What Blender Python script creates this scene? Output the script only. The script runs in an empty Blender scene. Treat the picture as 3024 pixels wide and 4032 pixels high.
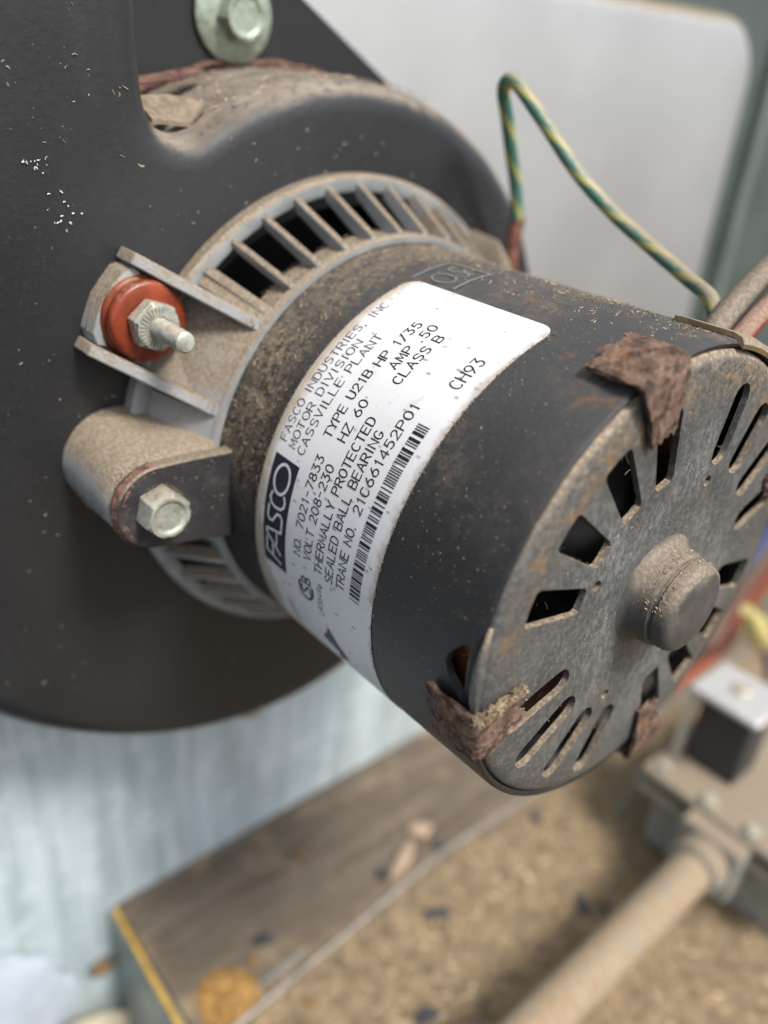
import bpy, bmesh, math, random
from mathutils import Vector, Matrix
from math import sin, cos, pi, radians as RAD, hypot, atan2

# ------------------------------------------------------------------ frame
# Everything is measured in millimetres in the motor's own frame: X right along the
# wall, Y up, Z out of the wall along the motor axis; the end cap lies at Z = 0.
FLOOR = -178.0
def W(x, y, z): return Vector((x*.001, -z*.001, (y-FLOOR)*.001))
def WD(x, y, z): return Vector((x, -z, y))

sc = bpy.context.scene
col = sc.collection
# ------------------------------------------------------------------ camera
CAM_P = (-114.148, 74.680, 56.591)
CAM_D = (0.596619, -0.479904, -0.643225)
CAM_U = (0.258812, 0.873736, -0.411827)
cd = bpy.data.cameras.new('camera'); cam = bpy.data.objects.new('camera', cd); col.objects.link(cam)
f = WD(*CAM_D).normalized(); u = WD(*CAM_U).normalized(); r = f.cross(u).normalized(); u = r.cross(f)
cam.matrix_world = Matrix(((r.x,u.x,-f.x,0),(r.y,u.y,-f.y,0),(r.z,u.z,-f.z,0),(0,0,0,1)))
cam.location = W(*CAM_P)
cd.sensor_fit = 'VERTICAL'; cd.sensor_height = 36; cd.lens = 29.43
cd.clip_start = .005; cd.clip_end = 50
cd.dof.use_dof = True; cd.dof.focus_distance = .131; cd.dof.aperture_fstop = 7.6
sc.camera = cam
# ------------------------------------------------------------------ sky, sun, exposure
SUN_AZ, SUN_EL = 176.0, 56.0      # azimuth of the sun (0 = +Y, clockwise), elevation
wd = bpy.data.worlds.new('World'); sc.world = wd; wd.use_nodes = True
nt = wd.node_tree; bg = nt.nodes['Background']
sky = nt.nodes.new('ShaderNodeTexSky'); sky.sky_type = 'NISHITA'; sky.sun_disc = False
sky.sun_elevation = RAD(SUN_EL); sky.sun_rotation = RAD(SUN_AZ)
sky.air_density = 1.0; sky.dust_density = 3.0; sky.ozone_density = 1.0
hs = nt.nodes.new('ShaderNodeHueSaturation'); hs.inputs['Saturation'].default_value = .6      # hazy, thinly overcast
nt.links.new(sky.outputs[0], hs.inputs['Color']); nt.links.new(hs.outputs[0], bg.inputs[0]); bg.inputs[1].default_value = .13
sl = bpy.data.lights.new('sun', 'SUN'); so = bpy.data.objects.new('sun', sl); col.objects.link(so)
sl.energy = 2.7; sl.angle = RAD(14); sl.color = (1, .955, .885)
sd = Vector((sin(RAD(SUN_AZ))*cos(RAD(SUN_EL)), cos(RAD(SUN_AZ))*cos(RAD(SUN_EL)), sin(RAD(SUN_EL))))
so.rotation_euler = sd.to_track_quat('Z', 'Y').to_euler(); so.location = (0, -.5, 1)
vs = sc.view_settings; vs.view_transform = 'Standard'; vs.look = 'None'; vs.exposure = 0.62; vs.gamma = 1
vs.use_curve_mapping = False
sc.cycles.max_bounces = 6; sc.cycles.diffuse_bounces = 3; sc.cycles.glossy_bounces = 3
sc.cycles.caustics_reflective = False; sc.cycles.caustics_refractive = False
sc.cycles.use_denoising = True

random.seed(7)
RN = random.Random(11)

# ------------------------------------------------------------------ mesh helpers
def thing(name, label, cat, base=(0,0,0), group=None):
    o = bpy.data.objects.new(name, None); col.objects.link(o)
    o.empty_display_size = .01; o.location = W(*base)
    o['label'] = label; o['category'] = cat
    if group: o['group'] = group
    return o
def tag(o, label, cat, group=None):
    o['label'] = label; o['category'] = cat
    if group: o['group'] = group
    return o
def root_of(o):
    v = Vector(o.location)
    while o.parent: o = o.parent; v += o.location
    return v
def put(name, verts, faces, mat, parent=None, smooth=35, bev=0, seg=2, kind=None, base=None):
    """one mesh object; verts in mm in the motor frame"""
    me = bpy.data.meshes.new(name)
    off = Vector((0,0,0))
    if parent is None and base is not None: off = W(*base)
    me.from_pydata([tuple(W(*v)-off) for v in verts], [], faces)
    bm = bmesh.new(); bm.from_mesh(me)
    bmesh.ops.remove_doubles(bm, verts=bm.verts, dist=1e-7)
    bmesh.ops.recalc_face_normals(bm, faces=bm.faces); bm.to_mesh(me); bm.free()
    me.materials.append(mat)
    o = bpy.data.objects.new(name, me); col.objects.link(o)
    if parent is not None:
        o.parent = parent; o.location = -root_of(parent)
    else: o.location = off
    if smooth is not None:
        for p in me.polygons: p.use_smooth = True
        me.set_sharp_from_angle(angle=RAD(smooth))
    if bev:
        m = o.modifiers.new('bevel', 'BEVEL'); m.width = bev*.001; m.segments = seg
        m.limit_method = 'ANGLE'; m.angle_limit = RAD(35); m.harden_normals = False
        for p in me.polygons: p.use_smooth = True
    if kind: o['kind'] = kind
    return o
class MB:
    def __init__(s): s.v=[]; s.f=[]
    def add(s, v, f):
        n=len(s.v); s.v += [tuple(p) for p in v]; s.f += [tuple(i+n for i in q) for q in f]; return s
def lathe(prof, n=96, a0=0., a1=360., c=(0,0), axis=None):
    """prof (r,z) revolved round the Z axis through c; closed profile if first==last"""
    full = abs(a1-a0) >= 359.9; m = n if full else n+1
    v=[]; f=[]
    for i in range(m):
        a = RAD(a0+(a1-a0)*i/n)
        for (r_, z_) in prof: v.append((c[0]+r_*cos(a), c[1]+r_*sin(a), z_))
    k=len(prof)
    for i in range(n):
        j=(i+1)%m
        for q in range(k-1): f.append((i*k+q, j*k+q, j*k+q+1, i*k+q+1))
    if not full and prof[0]==prof[-1]:
        f.append(tuple(range(k-1))); f.append(tuple(n*k+q for q in range(k-2,-1,-1)))
    return v, f
def prism(poly, z0, z1):
    n=len(poly); v=[(x,y,z0) for x,y in poly]+[(x,y,z1) for x,y in poly]
    f=[tuple(range(n-1,-1,-1)), tuple(range(n,2*n))]+[(i,(i+1)%n,n+(i+1)%n,n+i) for i in range(n)]
    return v, f
def box(x0,x1,y0,y1,z0,z1): return prism([(x0,y0),(x1,y0),(x1,y1),(x0,y1)], z0, z1)
def obox(c, ax, ay, az):
    """box from centre and three half-axis vectors"""
    c,ax,ay,az=map(Vector,(c,ax,ay,az)); v=[]
    for k in (-1,1):
        for (i,j) in ((-1,-1),(1,-1),(1,1),(-1,1)): v.append(tuple(c+ax*i+ay*j+az*k))
    return v, [(3,2,1,0),(4,5,6,7),(0,1,5,4),(1,2,6,5),(2,3,7,6),(3,0,4,7)]
def spline(pts, per=8):
    P=[Vector(p) for p in pts]; out=[]
    for i in range(len(P)-1):
        p0=P[max(i-1,0)]; p1=P[i]; p2=P[i+1]; p3=P[min(i+2,len(P)-1)]
        for k in range(per):
            t=k/per
            out.append(.5*((2*p1)+(p2-p0)*t+(2*p0-5*p1+4*p2-p3)*t*t+(3*p1-p0-3*p2+p3)*t*t*t))
    out.append(P[-1]); return out
def tube(path, rad, n=14, cap=True):
    v=[]; f=[]; path=[Vector(p) for p in path]; m=len(path)
    T=(path[1]-path[0]).normalized(); N=T.orthogonal().normalized()
    for i,p in enumerate(path):
        T2=(path[min(i+1,m-1)]-path[max(i-1,0)]).normalized()
        q=T.rotation_difference(T2); N=(q@N).normalized(); T=T2; B=T.cross(N)
        rr=rad[i] if isinstance(rad,(list,tuple)) else rad
        for k in range(n):
            a=2*pi*k/n; v.append(tuple(p+(N*cos(a)+B*sin(a))*rr))
    for i in range(m-1):
        for k in range(n):
            k2=(k+1)%n; f.append((i*n+k,i*n+k2,(i+1)*n+k2,(i+1)*n+k))
    if cap: f.append(tuple(range(n-1,-1,-1))); f.append(tuple((m-1)*n+k for k in range(n)))
    return v, f
def arcp(cx,cy,rx,ry,a0,a1,n=10):
    return [(cx+rx*cos(RAD(a0+(a1-a0)*i/n)), cy+ry*sin(RAD(a0+(a1-a0)*i/n))) for i in range(n+1)]
def bool_cut(o, cutters):
    """cut closed shapes (v,f in mm) out of mesh object o and apply"""
    mb=MB()
    for v,f_ in cutters: mb.add(v,f_)
    me=bpy.data.meshes.new('cut'); me.from_pydata([tuple(W(*v)) for v in mb.v],[],mb.f)
    bm=bmesh.new(); bm.from_mesh(me); bmesh.ops.recalc_face_normals(bm,faces=bm.faces); bm.to_mesh(me); bm.free()
    co=bpy.data.objects.new('cut',me); col.objects.link(co)
    m=o.modifiers.new('cut','BOOLEAN'); m.operation='DIFFERENCE'; m.object=co; m.solver='EXACT'
    bpy.context.view_layer.update()
    dg=bpy.context.evaluated_depsgraph_get()
    nm=bpy.data.meshes.new_from_object(o.evaluated_get(dg)); old=o.data
    o.modifiers.clear(); o.data=nm; nm.name=o.name
    bpy.data.objects.remove(co); bpy.data.meshes.remove(me); bpy.data.meshes.remove(old)
    for p in nm.polygons: p.use_smooth=True
    nm.set_sharp_from_angle(angle=RAD(35))

# ------------------------------------------------------------------ material helpers
class NT:
    def __init__(s, name):
        s.m=bpy.data.materials.new(name); s.m.use_nodes=True; s.t=s.m.node_tree
        s.b=s.t.nodes['Principled BSDF']
        s.obj=s.n('ShaderNodeTexCoord').outputs['Object']
        g=s.n('ShaderNodeNewGeometry'); sp=s.n('ShaderNodeSeparateXYZ'); s.l(g.outputs['Normal'],sp.inputs[0])
        s.up=sp.outputs[2]
        sp2=s.n('ShaderNodeSeparateXYZ'); s.l(s.obj,sp2.inputs[0]); s.xyz=sp2.outputs
    def n(s,t): return s.t.nodes.new(t)
    def l(s,a,b): s.t.links.new(a,b)
    def inp(s,sock,v):
        if hasattr(v,'is_output'): s.l(v,sock)
        elif isinstance(v,(tuple,list)) and len(v)==3 and sock.type=='RGBA': sock.default_value=(*v,1)
        else: sock.default_value=v
    def noise(s,scale,detail=4,rough=.55,vec=None,dist=0):
        n=s.n('ShaderNodeTexNoise'); n.inputs['Scale'].default_value=scale; n.inputs['Detail'].default_value=detail
        n.inputs['Roughness'].default_value=rough; n.inputs['Distortion'].default_value=dist
        s.l(vec or s.obj,n.inputs['Vector']); return n.outputs['Fac']
    def vor(s,scale,vec=None,rand=1,out='Distance'):
        n=s.n('ShaderNodeTexVoronoi'); n.inputs['Scale'].default_value=scale; n.inputs['Randomness'].default_value=rand
        s.l(vec or s.obj,n.inputs['Vector']); return n.outputs[out]
    def scale(s,v,src=None):
        n=s.n('ShaderNodeMapping'); n.inputs['Scale'].default_value=v; s.l(src or s.obj,n.inputs['Vector']); return n.outputs[0]
    def math(s,op,a,b=0.,clamp=False):
        n=s.n('ShaderNodeMath'); n.operation=op; n.use_clamp=clamp; s.inp(n.inputs[0],a); s.inp(n.inputs[1],b); return n.outputs[0]
    def step(s,x,a,b):
        n=s.n('ShaderNodeMapRange'); n.interpolation_type='SMOOTHSTEP'; s.inp(n.inputs['Value'],x)
        n.inputs['From Min'].default_value=a; n.inputs['From Max'].default_value=b; return n.outputs['Result']
    def mix(s,fac,a,b):
        n=s.n('ShaderNodeMix'); n.data_type='RGBA'; s.inp(n.inputs[0],fac); s.inp(n.inputs[6],a); s.inp(n.inputs[7],b); return n.outputs[2]
    def mul(s,a,b): return s.math('MULTIPLY',a,b)
    def addm(s,a,b,c=True): return s.math('ADD',a,b,c)
    def bump(s,h,strength=.5,dist=.0002,nrm=None):
        n=s.n('ShaderNodeBump'); n.inputs['Strength'].default_value=strength; n.inputs['Distance'].default_value=dist
        s.inp(n.inputs['Height'],h)
        if nrm: s.l(nrm,n.inputs['Normal'])
        return n.outputs[0]
    def out(s,color,rough=.5,metal=0.,nrm=None,**kw):
        s.inp(s.b.inputs['Base Color'],color); s.inp(s.b.inputs['Roughness'],rough); s.inp(s.b.inputs['Metallic'],metal)
        if nrm: s.l(nrm,s.b.inputs['Normal'])
        for k,v in kw.items(): s.inp(s.b.inputs[k.replace('_',' ')],v)
        return s.m
DUST=(.20,.155,.108); DUST2=(.37,.29,.195)
def dust_col(t):
    return t.mix(t.step(t.noise(1400,3),.45,.62), DUST, DUST2)

def mat_housing():
    t=NT('black_housing_paint')
    g=t.noise(900,5,.6); big=t.noise(18,3)
    c=t.mix(t.step(big,.35,.7),(.017,.0178,.0195),(.026,.0268,.0285))
    c=t.mix(t.mul(t.step(g,.55,.75),.35),c,(.052,.052,.051))
    spk=t.step(t.noise(1300,3,.6),.70,.74)               # settled specks
    c=t.mix(t.mul(spk,t.step(t.noise(60,2),.46,.60)),c,(.30,.27,.23))
    c=t.mix(t.mul(t.step(t.noise(35,5,.7,t.scale((1,1,.4))),.56,.74),.4),c,(.055,.050,.044))
    d=t.mul(t.step(t.addm(t.up,t.mul(t.math('SUBTRACT',t.noise(160,5,.7),.5),.5),False),.34,.80),t.step(t.noise(500,5,.7),.26,.50))   # dust lying on what faces up
    c=t.mix(t.mul(d,.92),c,t.mix(t.step(t.noise(90,5,.65,t.scale((.5,1.6,1))),.35,.65),(.155,.128,.100),(.285,.245,.195)))
    n=t.bump(g,.35,.00025)
    sm=t.step(t.noise(14,4,.6),.35,.7)
    return t.out(c,t.math('ADD',t.mul(d,.4),t.math('ADD',t.mul(sm,.14),.34)),0,n)
def mat_shell():
    t=NT('black_motor_enamel')
    x,y,z=t.xyz                                          # world metres; y grows towards the wall
    fine=t.noise(1800,4,.7); mid=t.noise(420,5,.7); big=t.noise(45,3)
    c=t.mix(t.step(big,.3,.7),(.012,.012,.013),(.018,.018,.019))
    c=t.mix(t.mul(t.step(mid,.50,.72),.45),c,(.042,.040,.037))
    up=t.step(t.up,.15,1.0)
    rear=t.step(t.addm(y,t.mul(t.math('SUBTRACT',big,.5),.016),False),.048,.062)   # the belt behind the nameplate is caked
    cov=t.mul(t.step(t.noise(620,6,.8),.40,.58),t.math('ADD',t.mul(t.step(t.noise(130,4,.6),.36,.60),.65),.35))
    d=t.mul(t.mul(rear,t.step(t.up,-.45,.55)),cov)
    d=t.math('MAXIMUM',d,t.mul(t.mul(up,t.step(big,.42,.72)),t.mul(cov,.8)))
    grey=t.mul(t.step(t.up,.25,1.0),t.math('ADD',t.mul(t.step(fine,.35,.65),.25),.45))
    c=t.mix(grey,c,(.085,.083,.082))
    c=t.mix(d,c,t.mix(t.step(t.noise(2600,3,.7),.40,.62),(.13,.10,.072),(.33,.26,.175)))
    rs=t.mul(t.mul(t.step(t.up,.55,.95),t.step(t.noise(150,5,.7,dist=.6),.60,.68)),.7)
    c=t.mix(rs,c,(.17,.085,.045))
    spk=t.step(t.vor(1100),.12,.06); c=t.mix(t.mul(spk,t.step(mid,.42,.55)),c,(.30,.25,.18))
    n=t.bump(t.addm(fine,t.mul(d,.8),False),.45,.0002)
    return t.out(c,t.math('ADD',t.mul(d,.35),.46),0,n)
def mat_cap():
    t=NT('worn_end_cap_enamel')
    x,y,z=t.xyz; zz=t.math('SUBTRACT',z,-FLOOR*.001)
    rr=t.math('SQRT',t.math('ADD',t.mul(x,x),t.mul(zz,zz)))
    fine=t.noise(2200,4,.7); mid=t.noise(900,5,.7); big=t.noise(60,3)
    st=t.noise(1500,4,.7,t.scale((1,1,.45)))
    c=t.mix(t.step(big,.3,.7),(.058,.060,.058),(.084,.087,.083))
    c=t.mix(t.mul(t.step(mid,.44,.66),.6),c,(.165,.168,.160))
    # scratched pale bloom between hub and vents
    ring=t.mul(t.step(rr,.008,.015),t.step(rr,.036,.024))
    c=t.mix(t.mul(ring,t.mul(t.mul(t.step(st,.44,.62),t.step(big,.35,.65)),.75)),c,(.24,.24,.24))
    w=t.step(t.vor(1700),.20,.09); c=t.mix(t.mul(w,t.step(t.noise(190,3),.44,.60)),c,(.36,.35,.33))
    # rust creeping out of the outer ends of the vents, brown dust settled on the upper rim
    rust=t.mul(t.mul(t.step(rr,.0330,.0355),t.step(rr,.0400,.0372)),t.mul(t.step(zz,-.012,.012),t.step(t.noise(260,5,.7),.46,.62)))
    c=t.mix(t.mul(rust,.75),c,(.21,.125,.06))
    d=t.mul(t.mul(t.step(rr,.027,.041),t.step(zz,-.005,.035)),t.mul(t.step(t.noise(800,5,.75),.42,.62),.7))
    d2=t.mul(t.step(t.up,.20,.6),t.mul(t.step(t.noise(1000,5,.75),.28,.50),.95))
    d=t.math('MAXIMUM',d,d2)
    c=t.mix(d,c,dust_col(t))
    n=t.bump(t.addm(fine,t.mul(mid,.6),False),.45,.00015)
    return t.out(c,t.math('ADD',t.mul(d,.3),.44),.0,n)
def mat_cast(name='dusty_cast_zinc', base=(.37,.385,.39), dusty=1.0):
    t=NT(name)
    fine=t.noise(1500,4,.65); mid=t.noise(180,4,.6)
    c=t.mix(t.step(mid,.35,.7),tuple(b*.80 for b in base),tuple(b*1.12 for b in base))
    d=t.mul(t.step(t.addm(t.up,t.mul(t.math('SUBTRACT',mid,.5),1.1),False),.02,.55),dusty)
    d=t.mul(d,t.step(t.noise(800,5,.75),.22,.46))
    c=t.mix(d,c,t.mix(t.step(fine,.42,.62),(.195,.157,.113),(.31,.248,.175)))
    n=t.bump(t.addm(fine,t.mul(d,.5),False),.5,.00022)
    return t.out(c,t.math('ADD',t.mul(d,.3),.50),t.math('SUBTRACT',.12,t.mul(d,.12)),n)
def mat_rust(name='flaking_rust', a=(.055,.034,.026), b=(.22,.140,.105)):
    t=NT(name)
    n1=t.noise(1500,5,.7); n2=t.noise(300,6,.75); fl=t.vor(520,t.scale((1,1.3,1)))
    c=t.mix(t.step(n2,.34,.66),a,b)
    c=t.mix(t.mul(t.step(n1,.50,.66),.55),c,tuple(min(1,k*1.35) for k in b))
    c=t.mix(t.mul(t.step(fl,.55,.75),.7),c,tuple(k*.55 for k in a))
    c=t.mix(t.mul(t.step(t.noise(120,4,.6),.56,.68),.45),c,(.26,.135,.065))
    c=t.mix(t.mul(t.step(t.noise(2200,3),.62,.70),.7),c,(.36,.28,.20))
    n=t.bump(t.addm(t.mul(n1,.5),t.addm(t.mul(n2,1.2),t.mul(fl,-.6),False),False),.7,.0004)
    return t.out(c,.88,0,n,Specular_IOR_Level=.25)
def mat_label():
    t=NT('white_printed_label')
    x,y,z=t.xyz; zz=t.math('SUBTRACT',z,-FLOOR*.001)
    ang=t.math('ARCTAN2',zz,x); ang=t.math('WRAP',ang,6.2831853); 
    arc=t.mul(t.math('SUBTRACT',3.14159265,ang),.042)
    w=t.math('SUBTRACT',t.mul(y,-1.),t.mul(arc,.058))     # place across the sticker
    big=t.noise(50,4,.6); mid=t.noise(240,5,.7)
    c=t.mix(t.step(big,.3,.75),(.70,.70,.71),(.77,.77,.78))
    c=t.mix(t.mul(t.step(t.noise(110,5,.7),.52,.72),.35),c,(.60,.56,.49))
    v=t.vor(620,t.scale((1,.5,1)))
    m=t.mul(t.step(v,.20,.11),t.step(t.noise(130,3),.40,.52))
    c=t.mix(t.mul(m,.8),c,(.30,.25,.19))
    jit=t.mul(t.math('SUBTRACT',mid,.5),.0045)
    wj=t.math('ADD',w,jit)
    e=t.math('MAXIMUM',t.step(wj,-.0515,-.0545),t.mul(t.step(wj,-.0235,-.0218),.8))
    c=t.mix(t.mul(e,.8),c,(.36,.28,.19))
    scr=t.step(t.noise(300,2,.5,t.scale((.25,1,1))),.68,.72); c=t.mix(t.mul(scr,.25),c,(.45,.41,.35))
    n=t.bump(t.noise(500,3),.10,.0001)
    return t.out(c,.40,0,n)
def plain(name,color,rough=.5,metal=0.,nscale=900,amt=.12,bump=.15,**kw):
    t=NT(name); n=t.noise(nscale,4,.6)
    c=t.mix(t.step(n,.3,.7),tuple(k*(1-amt) for k in color),tuple(min(1,k*(1+amt)) for k in color))
    return t.out(c,rough,metal,t.bump(n,bump,.00015),**kw)
def mat_zinc(name,base,dust=.6):
    t=NT(name); n=t.noise(700,4,.65); g=t.noise(330,5,.7)
    c=t.mix(t.step(n,.35,.65),tuple(k*.72 for k in base),base)
    c=t.mix(t.mul(t.step(g,.52,.66),.55),c,(.20,.165,.115))
    d=t.mul(t.step(t.up,.1,.8),t.mul(t.step(t.noise(1200,4),.38,.56),dust)); c=t.mix(d,c,DUST2)
    return t.out(c,t.math('ADD',t.mul(g,.3),.32),t.math('SUBTRACT',.45,t.mul(d,.45)),t.bump(t.addm(n,g,False),.45,.0002))
def mat_galv():
    t=NT('galvanised_sheet')
    v=t.noise(160,4,.6,t.scale((1,1,.07))); b=t.noise(30,4,.6); blotch=t.noise(95,4,.62)
    c=t.mix(t.step(v,.36,.64),(.38,.455,.475),(.53,.615,.65))
    c=t.mix(t.mul(t.step(blotch,.50,.66),.55),c,(.66,.73,.76))
    c=t.mix(t.mul(t.step(b,.55,.75),.35),c,(.40,.44,.38))
    crk=t.step(t.vor(26,t.scale((1.6,1,.45)),1,'Distance'),.62,.75)
    c=t.mix(t.mul(crk,.25),c,(.30,.31,.29))
    return t.out(c,.5,.05,t.bump(blotch,.15,.0008))
def mat_box():
    t=NT('satin_grey_box_paint')
    b=t.noise(22,3); f_=t.noise(140,5,.7)
    c=t.mix(t.step(b,.3,.7),(.50,.50,.49),(.56,.56,.55))
    c=t.mix(t.mul(t.step(f_,.60,.75),.4),c,(.52,.51,.49))
    d=t.mul(t.step(t.addm(t.up,t.mul(t.math('SUBTRACT',f_,.5),.6),False),.15,.7),.9)
    c=t.mix(d,c,(.36,.28,.17))
    return t.out(c,.46,.6,t.bump(t.addm(t.noise(500,3),t.mul(t.noise(9,3),8.),False),.12,.0006))
def mat_floor():
    t=NT('dirty_shelf_floor')
    x,y,z=t.xyz
    a=t.noise(55,5,.65); b=t.noise(150,6,.75); f_=t.noise(900,4,.7)
    c=t.mix(t.step(b,.35,.65),(.15,.11,.069),(.31,.23,.14))
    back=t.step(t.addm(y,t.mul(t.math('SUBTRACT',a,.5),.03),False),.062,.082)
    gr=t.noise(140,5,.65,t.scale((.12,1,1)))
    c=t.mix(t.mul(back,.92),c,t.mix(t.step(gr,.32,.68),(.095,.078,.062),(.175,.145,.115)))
    c=t.mix(t.mul(t.step(a,.52,.68),.6),c,(.33,.245,.150))
    c=t.mix(t.mul(t.step(f_,.58,.70),.6),c,(.42,.33,.21))
    c=t.mix(t.mul(t.step(t.noise(210,4,.7),.62,.68),.7),c,(.06,.050,.042))
    return t.out(c,.9,0,t.bump(t.addm(b,f_,False),.8,.0009),Specular_IOR_Level=.2)
def mat_wire_stripe():
    t=NT('green_yellow_insulation')
    at=t.n('ShaderNodeAttribute'); at.attribute_name='stripe'
    fac=t.step(t.math('FRACT',at.outputs['Fac']),.64,.70)
    c=t.mix(fac,(.065,.185,.145),(.38,.38,.13))
    n=t.noise(800,5,.7)
    d=t.mul(t.step(t.addm(t.up,t.mul(t.math('SUBTRACT',n,.5),2.2),False),.10,.85),.85)
    c=t.mix(d,c,(.33,.265,.175))
    return t.out(c,.5,0,t.bump(n,.3,.0002))
def mat_pipe():
    t=NT('dusty_rusty_pipe')
    a=t.noise(60,4,.6); b=t.noise(160,5,.7); f_=t.noise(700,4,.7)
    c=t.mix(t.step(f_,.35,.65),(.23,.18,.12),(.33,.26,.175))
    c=t.mix(t.mul(t.step(b,.48,.62),.5),c,(.27,.165,.085))
    c=t.mix(t.mul(t.step(a,.56,.70),.5),c,(.21,.205,.185))
    return t.out(c,.85,0,t.bump(f_,.5,.0004))
def mat_orange():
    t=NT('orange_silicone')
    n=t.noise(260,4,.6)
    c=t.mix(t.step(n,.35,.7),(.16,.026,.010),(.29,.054,.017))
    d=t.mul(t.step(t.up,.25,.85),t.step(t.noise(900,5,.75),.42,.6)); c=t.mix(t.mul(d,.8),c,(.25,.15,.09))
    return t.out(c,.38,0,t.bump(n,.15,.0002),Subsurface_Weight=.25,Subsurface_Radius=(.003,.001,.0005),Subsurface_Scale=.6)

M=dict(housing=mat_housing(),shell=mat_shell(),cap=mat_cap(),cast=mat_cast(),rust=mat_rust(),
  label=mat_label(),ink=plain('navy_black_ink',(.012,.013,.024),.45),inkw=plain('label_reverse_print',(.62,.62,.64),.4),
  zinc=mat_zinc('zinc_plated_steel',(.52,.53,.46)),greenzinc=mat_zinc('yellow_green_zinc_plate',(.44,.52,.42),.25),
  galv=mat_galv(),box=mat_box(),floor=mat_floor(),gwire=mat_wire_stripe(),orange=mat_orange(),
  maroon=mat_rust('maroon_crimp_sleeve',(.10,.035,.028),(.20,.085,.060)),
  strap=mat_cast('black_strap_steel',(.042,.041,.044),.8),
  straprust=mat_rust('rusty_strap_edge',(.09,.045,.036),(.20,.115,.090)),
  chaff=plain('dry_chaff',(.46,.36,.23),.85,0,300,.35),chaff2=plain('brown_chaff',(.27,.195,.125),.9,0,300,.35),
  lint=plain('grey_brown_lint',(.20,.158,.115),.95,0,500,.3),
  white=plain('white_paint_fleck',(.72,.72,.70),.6),
  coil=plain('varnished_winding',(.10,.035,.016),.45,0,1200,.4,.5),
  dark=plain('dark_steel',(.030,.030,.032),.6),
  sleeve=mat_cast('black_sleeve',(.045,.043,.042),.75),
  redwire=mat_cast('red_insulation',(.30,.035,.030),.8),
  orangewire=plain('orange_insulation',(.26,.055,.022),.5),blue=plain('blue_insulation',(.040,.055,.16),.5),
  brownw=plain('brown_insulation',(.16,.065,.04),.5),yellow=plain('yellow_wire_nut',(.55,.47,.18),.45),
  tan=mat_cast('tan_fibre_gasket',(.20,.14,.065),1.0),
  pipe=mat_pipe(),
  valve=mat_cast('dusty_valve_casting',(.30,.31,.28),1.0),coilblk=plain('black_coil_moulding',(.028,.031,.033),.5),
  bracket=plain('bright_steel_bracket',(.60,.59,.57),.4,.5),
  panel=plain('green_grey_panel_paint',(.075,.096,.088),.5,0,40,.15),
  panel2=plain('pale_green_edge',(.16,.195,.165),.45,0,40,.1),
  flange=plain('green_grey_flange',(.20,.24,.23),.45,.2,60,.2),
  ystrip=plain('yellow_sealant',(.48,.30,.045),.6,0,120,.3),
  seam=plain('grey_seam_metal',(.27,.25,.225),.5,.2,120,.2),
  rustspot=mat_rust('orange_rust',(.17,.085,.025),(.40,.23,.07)),
  flake=plain('dark_paint_flake',(.045,.047,.055),.5,0,200,.4),
  splint=plain('tan_wood',(.40,.29,.20),.8,0,120,.3),tanblob=plain('cream_insulation',(.50,.45,.34),.8,0,90,.2),
  blueish=plain('pale_plastic',(.50,.56,.63),.25,0,60,.15),
  grit=plain('tan_grit',(.33,.243,.147),.9,0,200,.4))

# ------------------------------------------------------------------ the setting
def structure(name, vf, mat, **kw):
    o=put(name, vf[0], vf[1], mat, None, **kw); o['kind']='structure'; return o
structure('wall', box(-320,236,-420,-47,-127,-125), M['galv'], base=(0,-178,-125))
structure('wall_upper', box(-320,236,-46.5,260,-138,-136), M['panel'], base=(0,-46,-136))
structure('wall_right', box(236.5,460,-420,260,-140,-136), M['panel'], base=(300,-178,-136))
structure('floor', box(-50,460,-181,FLOOR,-124.8,260), M['floor'], base=(100,-178,0))

def rrect(x0,x1,y0,y1,rd,n=8):
    P=[]
    for (cx,cy,a) in ((x1-rd,y1-rd,0),(x0+rd,y1-rd,90),(x0+rd,y0+rd,180),(x1-rd,y0+rd,270)): P+=arcp(cx,cy,rd,rd,a,a+90,n)
    return P
def inset_solid(poly, steps, zback):
    """solid with outline poly; steps = [(inset, z)...] front to side, then down to zback"""
    n=len(poly); P=[Vector(p) for p in poly]; N=[]
    for i in range(n):
        t=(P[(i+1)%n]-P[i-1]).normalized(); N.append(Vector((-t.y,t.x)))   # poly counter-clockwise: inward
    v=[]; f=[]
    rings=steps+[(0,zback)]
    for (d,z) in rings: v+=[(*(P[i]+N[i]*d),z) for i in range(n)]
    for k in range(len(rings)-1):
        for i in range(n):
            j=(i+1)%n; f.append((k*n+i,k*n+j,(k+1)*n+j,(k+1)*n+i))
    f.append(tuple(range(n))); f.append(tuple((len(rings)-1)*n+i for i in range(n-1,-1,-1)))
    return v,f
cb=thing('collector_box','pale satin grey sheet metal box with rounded corner behind the blower','metal box',(60,-45,-130))
put('front_panel',*inset_solid(rrect(-200,219,-46,96,24,10),[(5,-122.0),(2.5,-122.5),(.8,-124.0),(0,-127)],-135.9),M['box'],cb,smooth=60)
fl_=thing('panel_rib','pale green vertical edge strip on the dark panel right of the grey box','metal strip',(256,-178,-135))
put('strip',*box(253,259,-178,240,-135.8,-132),M['panel2'],fl_,bev=.8)

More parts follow.
